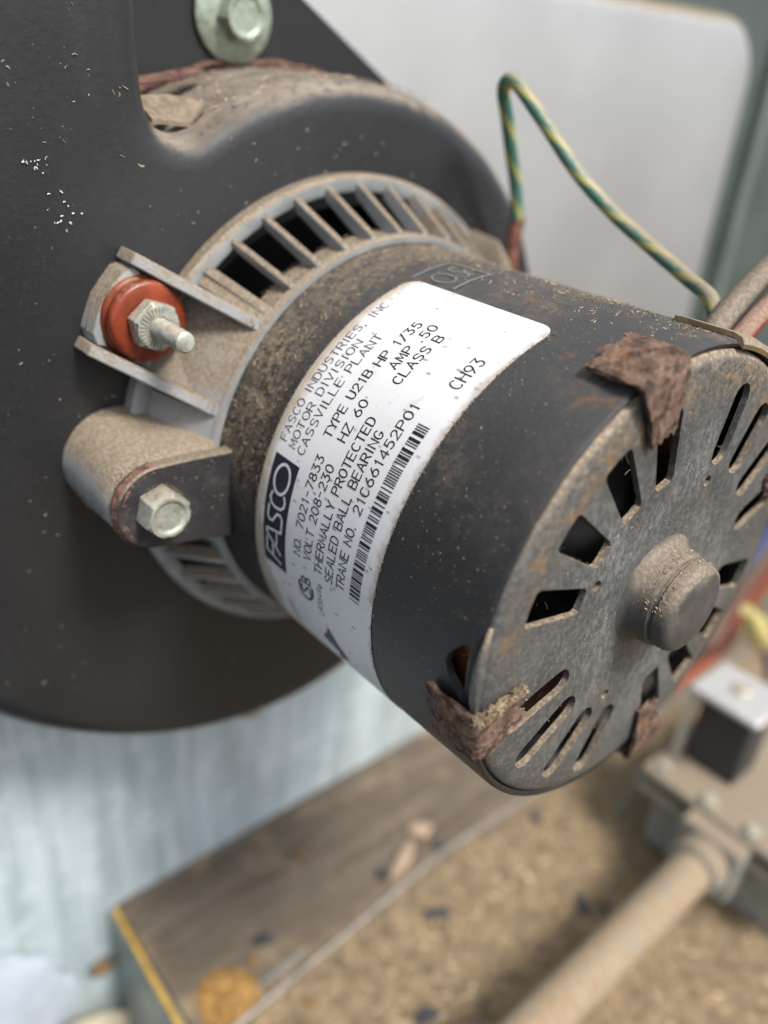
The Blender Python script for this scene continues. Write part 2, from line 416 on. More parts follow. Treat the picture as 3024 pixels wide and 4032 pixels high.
# left edge of the shelf: folded flange and a yellow bead lying along it
sf=thing('shelf_flange','green grey folded metal edge at the left end of the shelf','flange',(-52,-230,-60))
put('flange_plate',*box(-53.4,-51.6,-262,-179.0,-124.6,120),M['flange'],sf,bev=.5)
put('lip',*box(-51.4,-50.2,-262,-180,-124.6,120),M['flange'],sf)
pth=spline([(-51.6,-176.6,-122),(-51.9,-176.6,-110),(-52.6,-176.4,-92),(-53.0,-176.6,-70),(-53.4,-176.6,-40),(-53.4,-176.6,60)],6)
tag(put('yellow_bead',*tube(pth,.95,10),M['ystrip'],None,base=(-52,-177,-80)),'thin yellow bead along the left edge of the dirty shelf','sealant bead')
tag(put('shelf_seam',*tube([(-49,FLOOR+.7,-66),(0,FLOOR+.7,-70),(50,FLOOR+.8,-74.3),(100,FLOOR+.8,-72.5),(200,FLOOR+.7,-70),(400,FLOOR+.7,-68)],.85,10),M['seam'],None,base=(50,FLOOR,-72)),'thin grey metal rod lying across the dusty shelf','metal rod')
ws=thing('wall_screw','small rusty screw head low on the galvanised wall beside the yellow bead','screw',(-57.5,-204,-125))
put('head',*lathe([(0,-122.6),(2.0,-122.7),(3.0,-123.6),(3.2,-124.9)],20,c=(-57.5,-204)),M['rustspot'],ws)
put('washer',*lathe([(0,-124.2),(4.6,-124.2),(4.9,-124.9)],24,c=(-57.5,-204)),M['flange'],ws)
# crumpled pale plastic and a cream pad low on the wall
def lump(name,c,rx,ry,rz,mat,seed,lab,cat,rough=.22,n=22,m=14):
    rr=random.Random(seed); ph=[rr.uniform(0,6.28) for _ in range(8)]; v=[]; f=[]
    for i in range(m+1):
        th=pi*i/m
        for j in range(n):
            a=2*pi*j/n
            k=1+rough*(sin(3*a+ph[0])*sin(2*th+ph[1])*.5+sin(5*a+ph[2]+2*th)*.3+sin(9*a+ph[3])*sin(5*th+ph[4])*.25)
            v.append((c[0]+rx*k*sin(th)*cos(a),c[1]+ry*k*cos(th),c[2]+rz*k*sin(th)*sin(a)))
    for i in range(m):
        for j in range(n): f.append((i*n+j,i*n+(j+1)%n,(i+1)*n+(j+1)%n,(i+1)*n+j))
    return tag(put(name,v,f,mat,None,smooth=50,base=c),lab,cat)
lump('plastic_scrap',(-92,-196,-122),24,24,2.2,M['blueish'],3,'pale bluish crumpled plastic at the lower left against the wall','plastic scrap',.35)
lump('insulation_pad',(-76,-232,-117),26,17,7,M['tanblob'],5,'cream insulation pad at the bottom left corner','insulation')

# ------------------------------------------------------------------ blower housing
def scroll_r(a):        # a in degrees, clockwise growth from the cut-off
    T=[(112,69.2),(100,69.6),(80,69.9),(60,70.3),(40,70.8),(20,71.2),(0,72.6),(-20,74.2),(-40,76.2),(-60,78.6),(-81,81.5),(-95,85.0),(-109,87.4),(-122,90.3),(-132,92.8),(-141,95.6),(-148,98.0),(-165,102.5),(-180,106)]
    for (a0,r0),(a1,r1) in zip(T,T[1:]):
        if a<=a0 and a>=a1:
            t=(a0-a)/(a0-a1); return r0+(r1-r0)*t
    return T[-1][1]
notch=[(-43.0,150),(-43.0,120),(-43.0,95),(-42.95,80),(-42.8,72),(-42.6,66.5),(-42.0,63.0),(-40.9,60.9),(-39.2,59.7),(-36.8,59.2),(-34.6,59.5),(-32.2,60.6),(-29.2,62.3),(-25.6,64.3)]
pol=[tuple(p.xy) for p in spline([(x,y,0) for x,y in notch],4)]
a=108.0
while a>-180: R_=scroll_r(a); pol.append((R_*cos(RAD(a)),R_*sin(RAD(a)))); a-=3
pol+= [(-106,0),(-106,40),(-106,80),(-106,120),(-106,150)]
pol=pol[::-1]          # counter-clockwise
# smooth the radial kinks a little
for _ in range(3):
    q=list(pol)
    for i in range(1,len(pol)-1):
        q[i]=tuple((pol[i][k]*2+pol[i-1][k]+pol[i+1][k])/4 for k in (0,1))
    pol=q
bh=thing('blower_housing','black painted snail shaped blower housing filling the left behind the motor','blower housing',(-20,-85,-105))
scr=put('scroll',*inset_solid(pol,[(6.0,-86.0),(4.4,-86.2),(2.9,-86.75),(1.6,-87.8),(.6,-89.4),(.1,-91.2),(0,-92.5)],-119.9),M['housing'],bh,smooth=50)
bool_cut(scr,[prism(arcp(0,0,46.5,46.5,0,355,71),-118,-80)])        # inlet eye, dark inside
put('back_flange',*prism([(-100,149.2),(-150,149),(-150,-40),(0,-62),(60,28),(38.5,67.9),(12.2,83.4)],-121.8,-120.0),M['housing'],bh,bev=.4)
# ragged gasket strip in the corner between the scroll and its flange
gp=[]
for i in range(24):
    aa=116-i*2.0; rr_=scroll_r(min(aa,112))+.9+RN.uniform(-.35,.35)
    gp.append((rr_*cos(RAD(aa)),rr_*sin(RAD(aa)),-119.0+RN.uniform(-.5,.3)))
put('gasket',*tube(gp,[.75+RN.uniform(-.2,.25) for _ in gp],8),M['straprust'],bh)
bool_cut(scr,[prism([(-44,65),(-41.5,57.5),(-36,56.6),(-31.5,60.0),(-30.5,64),(-36,72)],-100.5,-92.5)])   # split seam: a dark gap under the flap
put('torn_flap',[(-40.6,61.5,-90.5),(-33,60.8,-91.5),(-29,64.2,-92),(-34,65.0,-97),(-41.6,64.6,-96),(-40.6,60.7,-90.5),(-33,60.1,-91.5),(-29,63.4,-92),(-34,64.2,-97),(-41.6,63.8,-96)],
    [(0,1,2,3,4),(9,8,7,6,5),(0,5,6,1),(1,6,7,2),(2,7,8,3),(3,8,9,4),(4,9,5,0)],M['lint'],bh)
put('torn_strip',[(-41.8,66.2,-97),(-34,67.0,-99),(-27,67.6,-104),(-20,68.6,-108),(-21,69.3,-111),(-33,67.6,-106),(-42.2,66.4,-104),(-34,66.3,-99.2),(-27,66.9,-104.2)],[(0,1,5,6),(1,2,5),(2,3,4,5),(0,7,1),(1,7,8,2)],M['straprust'],bh)
def hex_poly(cx,cy,af,rot=0): 
    R_=af/2/cos(pi/6); return [(cx+R_*cos(RAD(rot+60*k)),cy+R_*sin(RAD(rot+60*k))) for k in range(6)]
def bolt(parent,cx,cy,z,af,h,flange=0,mat='zinc',rot=10,name='bolt',dish=True):
    b=None
    hp=hex_poly(cx,cy,af,rot); n=6; R_=af/2
    v=[(x,y,z) for x,y in hp]+[(x,y,z+h*.82) for x,y in hp]
    k=24
    def ring(r_,zz): return [(cx+r_*cos(2*pi*i/k+RAD(rot)),cy+r_*sin(2*pi*i/k+RAD(rot)),zz) for i in range(k)]
    v+=ring(R_*.94,z+h)+ring(R_*.80,z+h)+ring(R_*.70,z+h*(.90 if dish else 1.0)); v.append((cx,cy,z+h*(.90 if dish else 1.0)))
    f=[(5,4,3,2,1,0)]+[(i,(i+1)%6,6+(i+1)%6,6+i) for i in range(6)]
    o0=12
    for i in range(6):
        q=[6+i]+[6+(i+1)%6]+[o0+((i+1)*4-j)%k for j in range(0,5)]
        f.append(tuple(q))
    for rr_ in range(2):
        for i in range(k): f.append((o0+rr_*k+i,o0+rr_*k+(i+1)%k,o0+(rr_+1)*k+(i+1)%k,o0+(rr_+1)*k+i))
    for i in range(k): f.append((o0+2*k+i,o0+2*k+(i+1)%k,o0+3*k))
    b=put(name,v,f,M[mat],parent,bev=.18)
    if flange:
        put('washer',*lathe([(af*.40,z+1.1),(af/2+.4,z+1.0),(flange-.8,z+.15),(flange,z-.5),(flange-.2,z-1.0)],40,c=(cx,cy)),M[mat],b)
    return b
bolt(bh,-6.6,79.0,-118.4,9.2,4.6,9.2,'greenzinc',8)
# ------------------------------------------------------------------ cast mounting ring
mr=thing('mounting_ring','grey dusty cast mounting ring with cooling fins between motor and black housing','mounting ring',(0,-50,-85))
def P3(r_,a_,z_): return (r_*cos(RAD(a_)),r_*sin(RAD(a_)),z_)
put('front_band',*lathe([(42.3,-68.2),(43.4,-68.0),(43.8,-68.6),(43.9,-69.6),(43.4,-70.0),(43.4,-74.6),(42.5,-74.8),(42.3,-68.2)],144),M['cast'],mr)
put('rear_flange',*lathe([(49.4,-83.2),(50.0,-82.8),(52.1,-82.7),(52.8,-83.4),(52.8,-85.95),(49.4,-85.95),(49.4,-83.2)],144),M['cast'],mr,bev=0)
EARS=[148.8,-31.2]; STRAPS=[178.0,-2.0]
def near(a_,L_,w): return min(abs((a_-b+180)%360-180) for b in L_)<w
def fin(a_,w0=1.25,r0f=44.4,r0r=51.4,zf=-68.9,zr=-82.9,name='fin'):
    t=Vector((-sin(RAD(a_)),cos(RAD(a_)),0))*w0/2; v=[]
    for s_ in (-1,1):
        for (r_,z_) in ((42.8,zf-.4),(r0f,zf),(r0f+.35,zf-.6),(r0r,zr),(48.6,zr-.3),(43.2,-73.8)): v.append(tuple(Vector(P3(r_,a_,z_))+t*s_))
    f=[(0,1,2,3,4,5),(11,10,9,8,7,6)]+[(i,(i+1)%6,6+(i+1)%6,6+i) for i in range(6)]
    return put(name,v,f,M['cast'],mr,bev=.22)
fa=[]
for k in range(41):
    a_=125.0-8.78*k
    if near(a_,EARS,15) or near(a_,STRAPS,13): continue
    fa.append(a_); fin(a_)
# solid webs where there are no vents
def web(a0,a1,name='solid_web'):
    put(name,*lathe([(43.0,-69.6),(43.9,-69.4),(49.6,-80.6),(49.8,-82.9),(47.8,-82.9),(47.0,-80.6),(43.0,-72.5),(43.0,-69.6)],12,a0,a1),M['cast'],mr)
for e in EARS: web(e-11.5,e+11.5)
for s_ in STRAPS: web(s_-16.5,s_+14)
for e in EARS:         # block beside the upper ear wall
    v=[]; 
    for a_ in (e-16.6,e-11.7):
        for (r_,z_) in ((43,-69.2),(44.3,-68.9),(50.4,-82.0),(50.6,-83),(43,-83)): v.append(P3(r_,a_,z_))
    put('side_block',v,[(0,1,2,3,4),(9,8,7,6,5)]+[(i,(i+1)%5,5+(i+1)%5,5+i) for i in range(5)],M['cast'],mr,bev=.3)
def ear(e,full):
    R0=Vector((cos(RAD(e)),sin(RAD(e)),0)); T0=Vector((-sin(RAD(e)),cos(RAD(e)),0)); Z0=Vector((0,0,1))
    def q(r_,t_,z_): return tuple(R0*r_+T0*t_+Z0*z_)
    # channel walls: long tapering gussets
    for s_ in (-1,1):
        v=[]
        for t_ in (s_*7.55,s_*9.75):
            for (r_,z_) in ((41.6,-70.2),(42.6,-69.0),(44.2,-69.4),(62.6,-79.3),(64.2,-80.4),(64.4,-85.9),(43,-85.9)): v.append(q(r_,t_,z_))
        n=7; put('ear_wall',v,[tuple(range(n)),tuple(range(2*n-1,n-1,-1))]+[(i,(i+1)%n,n+(i+1)%n,n+i) for i in range(n)],M['cast'],mr,bev=.3)
    # ear floor with a bulging rim
    out=[(43,-7.6),(63.0,-7.6),(64.6,-6.0),(65.2,-3),(65.6,0),(65.2,3),(64.6,6.0),(63.0,7.6),(43,7.6)]
    n=len(out); v=[q(a_,b_,-83.6) for a_,b_ in out]+[q(a_,b_,-85.9) for a_,b_ in out]
    put('ear_floor',v,[tuple(range(n)),tuple(range(2*n-1,n-1,-1))]+[(i,(i+1)%n,n+(i+1)%n,n+i) for i in range(n)],M['cast'],mr)
    rim=[(63.0,-7.5),(64.6,-6.0),(65.2,-3),(65.6,0),(65.2,3),(64.6,6.0),(63.0,7.5)]
    mb=[]; 
    v=[]; k=len(rim)
    for (a_,b_) in rim: v+= [q(a_-2.2,b_*.93,-83.5),q(a_-1.9,b_*.93,-81.0),q(a_-.2,b_,-81.2),q(a_+.1,b_,-85.9)]
    f=[]
    for i in range(k-1):
        for j in range(3): f.append((i*4+j,(i+1)*4+j,(i+1)*4+j+1,i*4+j+1))
    f.append((0,1,2,3)); f.append(tuple((k-1)*4+j for j in (3,2,1,0)))
    put('ear_rim',v,f,M['cast'],mr,bev=.25)
    # sloping inner face of the ear, ring side
    v=[q(43.2,-7.5,-70.2),q(43.2,7.5,-70.2),q(51.5,7.5,-83.4),q(51.5,-7.5,-83.4)]
    v+=[q(42.8,-7.5,-72),q(42.8,7.5,-72),q(49.5,7.5,-83.5),q(49.5,-7.5,-83.5)]
    put('ear_web',v,[(0,1,2,3),(7,6,5,4),(0,4,5,1),(1,5,6,2),(2,6,7,3),(3,7,4,0)],M['cast'],mr)
    # grommet, nut, stud on the ear's axis
    cx,cy=(R0*57.7+T0*-.2).xy
    g=put('grommet',*lathe([(2.5,-83.4),(7.3,-83.4),(7.6,-82.7),(7.6,-81.0),(7.35,-80.5),(6.95,-80.3),(6.9,-80.0),(7.15,-79.7),(7.2,-78.5),(7.0,-77.9),(6.5,-77.6),(4.8,-77.7),(2.6,-77.7)],48,c=(cx,cy)),M['orange'],mr,smooth=60)
    nt_=bolt(mr,cx,cy,-77.5,7.9,3.2,0,'zinc',e+12,'flange_nut',False)
    mb=MB()
    for i in range(30):
        a_=i*12; 
        c0=Vector((cx+2.85*cos(RAD(a_)),cy+2.85*sin(RAD(a_)),-74.25))
        mb.add(*obox(c0,(.75*cos(RAD(a_)),.75*sin(RAD(a_)),0),(-.15*sin(RAD(a_)),.15*cos(RAD(a_)),0),(0,0,.16)))
    put('serration',mb.v,mb.f,M['zinc'],nt_)
    v=[];f=[];n=18;turns=13;m=turns*8          # threaded stud
    for i in range(m+1):
        z_=-75+10.2*i/m
        for k in range(n):
            ph=(i/8.0+k/n)%1.0; r_=1.66+.22*abs(2*ph-1)
            if i>m-3: r_*=1-.07*(i-m+3)
            v.append((cx+r_*cos(2*pi*k/n),cy+r_*sin(2*pi*k/n),z_))
    for i in range(m):
        for k in range(n): f.append((i*n+k,i*n+(k+1)%n,(i+1)*n+(k+1)%n,(i+1)*n+k))
    f.append(tuple(m*n+k for k in range(n)))
    put('stud',v,f,M['zinc'],mr,smooth=50)
for i,e in enumerate(EARS): ear(e,i==0)
v=[]                      # earthing lug cast on the far side of the ring
for a_ in (41.5,49.0):
    for (r_,z_) in ((43,-68.6),(47.5,-68.6),(52.5,-74),(53.5,-83),(43,-83)): v.append(P3(r_,a_,z_))
put('earth_lug',v,[(0,1,2,3,4),(9,8,7,6,5)]+[(i,(i+1)%5,5+(i+1)%5,5+i) for i in range(5)],M['cast'],mr,bev=.3)
# cast bosses under the motor straps
def boss(s_):
    R0=Vector((cos(RAD(s_)),sin(RAD(s_)),0)); T0=Vector((-sin(RAD(s_)),cos(RAD(s_)),0))
    secs=[(-66.9,56.0,.5,7.6),(-67.8,56.0,.5,8.0),(-70,55.8,.3,8.3),(-76,55.4,0,8.8),(-82,54.8,-.2,9.4),(-85.9,54.4,-.4,10.0)]
    v=[];f=[];n=30
    for (z_,r_,t_,rad) in secs:
        ring=[]
        for k in range(n+1):
            a_=-pi/2-.12+(pi+.24)*k/n
            ring.append(R0*(r_+rad*cos(a_))+T0*(t_+rad*sin(a_)))
        ring=[R0*43.0+T0*(-rad*.98)]+ring+[R0*43.0+T0*(rad*.98)]
        v+=[(p.x,p.y,z_) for p in ring]
    k=n+3
    for i in range(len(secs)-1):
        for j in range(k): f.append((i*k+j,i*k+(j+1)%k,(i+1)*k+(j+1)%k,(i+1)*k+j))
    f.append(tuple(range(k))); f.append(tuple((len(secs)-1)*k+j for j in range(k-1,-1,-1)))
    put('boss',v,f,M['cast'],mr,smooth=45)
for s_ in STRAPS: boss(s_)

# ------------------------------------------------------------------ motor
mo=thing('blower_motor','black round motor with white printed nameplate and vented domed end cap','motor',(0,-42,-35))
sh=put('shell',*lathe([(40.9,-74),(41.4,-74.4),(42.0,-73.6),(42.0,-60),(42.0,-30),(42.0,-10),(42.0,-1.2),(41.85,-.35),(41.45,-.05),(40.9,-.2),(40.7,-1.2),(40.7,-40),(40.9,-74)],180),M['shell'],mo)
# torn vent at the edge of the shell beside the lower left clip
def radial_prism(pts,r0,r1):       # pts (angle, z)
    n=len(pts); v=[P3(r0,a_,z_) for a_,z_ in pts]+[P3(r1,a_,z_) for a_,z_ in pts]
    return v,[tuple(range(n-1,-1,-1)),tuple(range(n,2*n))]+[(i,(i+1)%n,n+(i+1)%n,n+i) for i in range(n)]
bool_cut(sh,[radial_prism([(173.5,-1.6),(174.4,-3.2),(176.6,-4.5),(178.2,-5.3),(180.6,-5.6),(183.0,-4.8),(184.6,-3.6),(186.0,-2.7),(187.2,-1.5),(180,-1.1)],38,45)])
put('rear_plate',*lathe([(.001,-72.5),(40.6,-72.5),(40.6,-73.6),(.001,-73.6)],64),M['dark'],mo)
# end cap: shallow dished disc with rounded shoulder, cut by vents
capprof=[(.001,1.15),(8,1.15),(13,1.05),(20,1.0),(28,.95),(34,.92),(37.5,.85),(39.2,.62),(40.2,.15),(40.6,-.5),(40.66,-1.2),(40.65,-2.6),(39.2,-2.6),(38.3,-1.0),(36.5,-.25),(34,-.15),(20,-.1),(.001,0)]
cap=put('end_cap',*lathe(capprof,160),M['cap'],mo)
QUADS=[(105,21.5,34.2),(125,21.8,34.6),(145,21.8,34.6),(165,21.6,34.6),(-15,24.0,36.5),(-33.5,24.0,36.5),(-51.5,24.0,36.0),(-69.5,23.5,35.2)]
SLOTS=[(-156,-159.5,21.5,36.5),(-136.5,-141,22.3,37.2),(-116.5,-122,23,37.2),(-98.5,-104.5,23.6,37.6),(66.5,70.5,22.6,36.2),(48.5,52.8,23.4,36.2),(30.5,34,23.8,36.2),(11.5,14.5,24.4,36.4)]
cut=[]
for (a_,r0,r1) in QUADS:
    w0=.5*11.6; w1=.5*10.4
    pts=[(r0,a_-w0+1.2),(r0-.2,a_),(r0,a_+w0-1.2),(r0+.8,a_+w0),(r1-.8,a_+w1),(r1,a_+w1-.8),(r1+.15,a_),(r1,a_-w1+.8),(r1-.8,a_-w1),(r0+.8,a_-w0)]
    cut.append(prism([(r_*cos(RAD(b)),r_*sin(RAD(b))) for r_,b in pts],-6,6))
for (a0_,a1_,r0,r1) in SLOTS:
    A=Vector((r0*cos(RAD(a0_)),r0*sin(RAD(a0_)))); B=Vector((r1*cos(RAD(a1_)),r1*sin(RAD(a1_))))
    d_=(B-A).normalized(); n_=Vector((-d_.y,d_.x)); hw=2.4; P=[]
    for k in range(7):
        t_=pi*(k/6.0); P.append(B-d_*hw+d_*hw*sin(t_)+n_*hw*cos(t_))
    for k in range(7):
        t_=pi*(k/6.0); P.append(A+d_*hw-d_*hw*sin(t_)-n_*hw*cos(t_))
    cut.append(prism([tuple(p) for p in P],-6,6))
for (a_,r_) in ((66,19.8),(158,19.2),(-109,20.6),(-21,20)):
    cut.append(prism(arcp(r_*cos(RAD(a_)),r_*sin(RAD(a_)),.95,.95,0,345,23),-6,6))
bool_cut(cap,cut)
m_=cap.modifiers.new('bevel','BEVEL'); m_.width=.00030; m_.segments=2; m_.limit_method='ANGLE'; m_.angle_limit=RAD(50)
M['hub']=mat_cast('dusty_hub_enamel',(.080,.079,.075),.72)
hub=put('hub',*lathe([(10.6,1.0),(9.4,1.35),(8.7,2.2),(8.5,4.6),(8.35,5.3),(7.95,5.55),(7.75,5.6),(7.75,5.95),(8.0,6.2),(7.95,7.6),(7.5,8.5),(6.6,8.95),(3,9.1),(.001,9.1)],56),M['hub'],mo,smooth=40)
# windings and core seen through the vents
wv,wf=[],[]
def torus(R_,r_,z_,n=60,m=12):
    v=[];f=[]
    for i in range(n):
        A_=2*pi*i/n
        for j in range(m):
            b=2*pi*j/m; q=R_+r_*cos(b)*(1+.06*sin(7*A_)); v.append((q*cos(A_),q*sin(A_),z_+r_*sin(b)))
    for i in range(n):
        for j in range(m): f.append((i*m+j,((i+1)%n)*m+j,((i+1)%n)*m+(j+1)%m,i*m+(j+1)%m))
    return v,f
put('winding',*torus(29,6.0,-14),M['coil'],mo)
put('core',*lathe([(.001,-20),(40.2,-20),(40.2,-24),(.001,-24)],60),M['dark'],mo)
put('shaft_bearing',*lathe([(9.5,-1.4),(9.5,-19.9)],40),M['dark'],mo)
# bent lip of the cap beside the tear
lip=[]
for i in range(25):
    a_=168.5+i*(189.5-168.5)/24; k=sin(pi*i/24)**.6
    lip.append((P3(41.1+1.5*k,a_,.15+.9*k)))
put('bent_lip',*tube(lip,[.35+.55*sin(pi*i/24) for i in range(25)],10),M['cap'],mo)
# rusty folded clips
def clip(am,aw,zs,rin,name='clip',seed=1,jag=.5,lift=0.0):
    rr=random.Random(seed); n=12; prof=[]
    path=[(43.2+lift,zs),(43.5+lift,zs*.7),(43.6+lift,zs*.35),(43.6+lift,-.2),(43.45+lift,1.1),(42.7+lift*.8,2.0),(41.4,2.45),(39,2.35),(36.5,2.25),(34.6,2.1),(rin,2.0)]
    v=[];f=[];th=.75
    for s_ in (0,1):
        for i in range(n+1):
            t_=i/n*2-1
            for k,(r_,z_) in enumerate(path):
                tap=1.0-(.30*max(0,(k-6)/4.0))
                a_=am+aw*t_*tap+ (rr.uniform(-jag,jag)*1.2 if i in (0,n) else 0)
                j=rr.uniform(-.10,.10); e=0
                if k==0: e=rr.uniform(-.6,.7)
                if k==len(path)-1: e=rr.uniform(-.9,.7)
                if k<=4: R_,Z_=r_-th*s_*.95+j,z_+(e if k==0 else 0)
                elif k==5: R_,Z_=r_-th*.7*s_,z_-th*.7*s_+j
                else: R_,Z_=r_-(e if k==len(path)-1 else 0),z_-th*s_*.85+j
                v.append(P3(R_,a_,Z_))
    K=len(path); S=(n+1)*K
    for i in range(n):
        for k in range(K-1):
            q=(i*K+k,(i+1)*K+k,(i+1)*K+k+1,i*K+k+1); f.append(q); f.append(tuple(S+x for x in q[::-1]))
    for i in range(n):
        for k in (0,K-1): f.append((i*K+k,(i+1)*K+k,S+(i+1)*K+k,S+i*K+k))
    for k in range(K-1):
        for i in (0,n): f.append((i*K+k,i*K+k+1,S+i*K+k+1,S+i*K+k))
    o=put(name,v,f,M['rust'],mo,smooth=60)
    m1=o.modifiers.new('sub','SUBSURF'); m1.levels=2; m1.render_levels=3; m1.subdivision_type='SIMPLE'
    tx=bpy.data.textures.new(name+'_tex','CLOUDS'); tx.noise_scale=.0006; tx.noise_depth=4
    m2=o.modifiers.new('rough','DISPLACE'); m2.texture=tx; m2.strength=.0003; m2.mid_level=.5; m2.texture_coords='LOCAL'
    return o
clip(110.0,6.6,-8.2,32.0,seed=2,lift=.5)
clip(-166.5,6.6,-7.5,33.0,seed=3)
clip(-73.5,6.2,-6.5,31.0,seed=4,lift=.3)
clip(19,6.0,-7.0,33.0,seed=5)
# motor straps bolted to the bosses
def strap(s_):
    R0=Vector((cos(RAD(s_)),sin(RAD(s_)),0)); T0=Vector((-sin(RAD(s_)),cos(RAD(s_)),0))
    P=[]
    for k in range(17):
        a_=-pi/2+.1+(pi-.2)*k/16; P.append(R0*(56+8.0*cos(a_))+T0*(.5+8.0*sin(a_)))
    P=[R0*41.2+T0*-7.6,R0*43+T0*-7.5,R0*49+T0*-7.7]+P+[R0*49+T0*9.3,R0*43+T0*9.9,R0*41.2+T0*10.4]
    pol_=[tuple(p.xy) for p in P]
    s=put('strap',*prism(pol_,-66.8,-64.0),M['strap'],mo,bev=.35)
    rim=[tuple(R0*(56+7.0*cos(a_))+T0*(.5+7.0*sin(a_))+Vector((0,0,-65.4))) for a_ in [(-pi/2+.05)+(pi-.5)*k/24 for k in range(25)]]
    put('rusty_edge',*tube(rim,[1.45+.15*RN.uniform(-1,1) for _ in rim],8),M['straprust'],s)
    c_=R0*56.4+T0*.2
    bolt(mo,c_.x,c_.y,-63.9,7.8,4.6,0,'zinc',s_+20,'strap_bolt')
for s_ in STRAPS: strap(s_)
def strap_s(r_):
    x_=r_.uniform(-64,-43); y_=r_.uniform(-6,11)
    if hypot(x_+56.4,y_-1.8)<5 or hypot(min(x_+56,0),y_-2)>7.4: return None
    return (x_,y_,-64.0),(0,0,1)
STRAP_S=strap_s
# embossed mark on the shell above the nameplate: raised frame, ring and S
def lab(s_,z_,lift): 
    a_=pi-s_/42.0; return ((42+lift)*cos(a_),(42+lift)*sin(a_),z_)
def ribbon(pts,w,lift,wrap,closed=False,h=0.0):
    """flat strip of width w following 2-D pts; wrap maps (x,y)->3-D"""
    P=[Vector(p) for p in pts]; n=len(P); L_=[];R2=[]
    for i in range(n):
        if closed: t1=(P[i]-P[i-1]); t2=(P[(i+1)%n]-P[i])
        else:
            t1=(P[i]-P[max(i-1,0)]); t2=(P[min(i+1,n-1)]-P[i])
            if i==0: t1=t2
            if i==n-1: t2=t1
        t1=t1.normalized(); t2=t2.normalized(); n1=Vector((-t1.y,t1.x)); n2=Vector((-t2.y,t2.x)); m=(n1+n2)
        if m.length<1e-6: m=n1
        m.normalize(); k=min(1/max(m.dot(n1),.45),1.9)
        q=P[i].copy()
        if not closed and i==0: q-=t1*w*.42
        if not closed and i==n-1: q+=t1*w*.42
        L_.append(q+m*w/2*k); R2.append(q-m*w/2*k)
    v=[wrap(p.x,p.y) for p in L_]+[wrap(p.x,p.y) for p in R2]
    f=[(i,i+1,n+i+1,n+i) for i in range(n-1)]
    if closed: f.append((n-1,0,n,2*n-1))
    return v,f
mb=MB()
ew=lambda x,y: lab(x,y,.16)
fr_=[(54.4+.55*i,-52.0-.025*i) for i in range(17)]+[(64.0,-51.6),(64.6,-43.6)]+[(63.9-.56*i,-42.9+.035*i) for i in range(17)]
mb.add(*ribbon(fr_,.45,0,ew))
mb.add(*ribbon(arcp(57.0,-47.0,1.7,2.5,0,345,23),.32,0,lambda x,y:lab(x,y,.18),True))
mb.add(*ribbon([(62.2,-49.4),(61.4,-50.0),(60.4,-49.4),(60.3,-48.3),(61.0,-47.2),(61.4,-46.2),(61.2,-45.0),(60.3,-44.4),(59.6,-45.0)],.32,0,lambda x,y:lab(x,y,.17)))
emb=put('embossed_mark',mb.v,mb.f,plain('worn_grey_emboss',(.21,.21,.215),.5),mo)

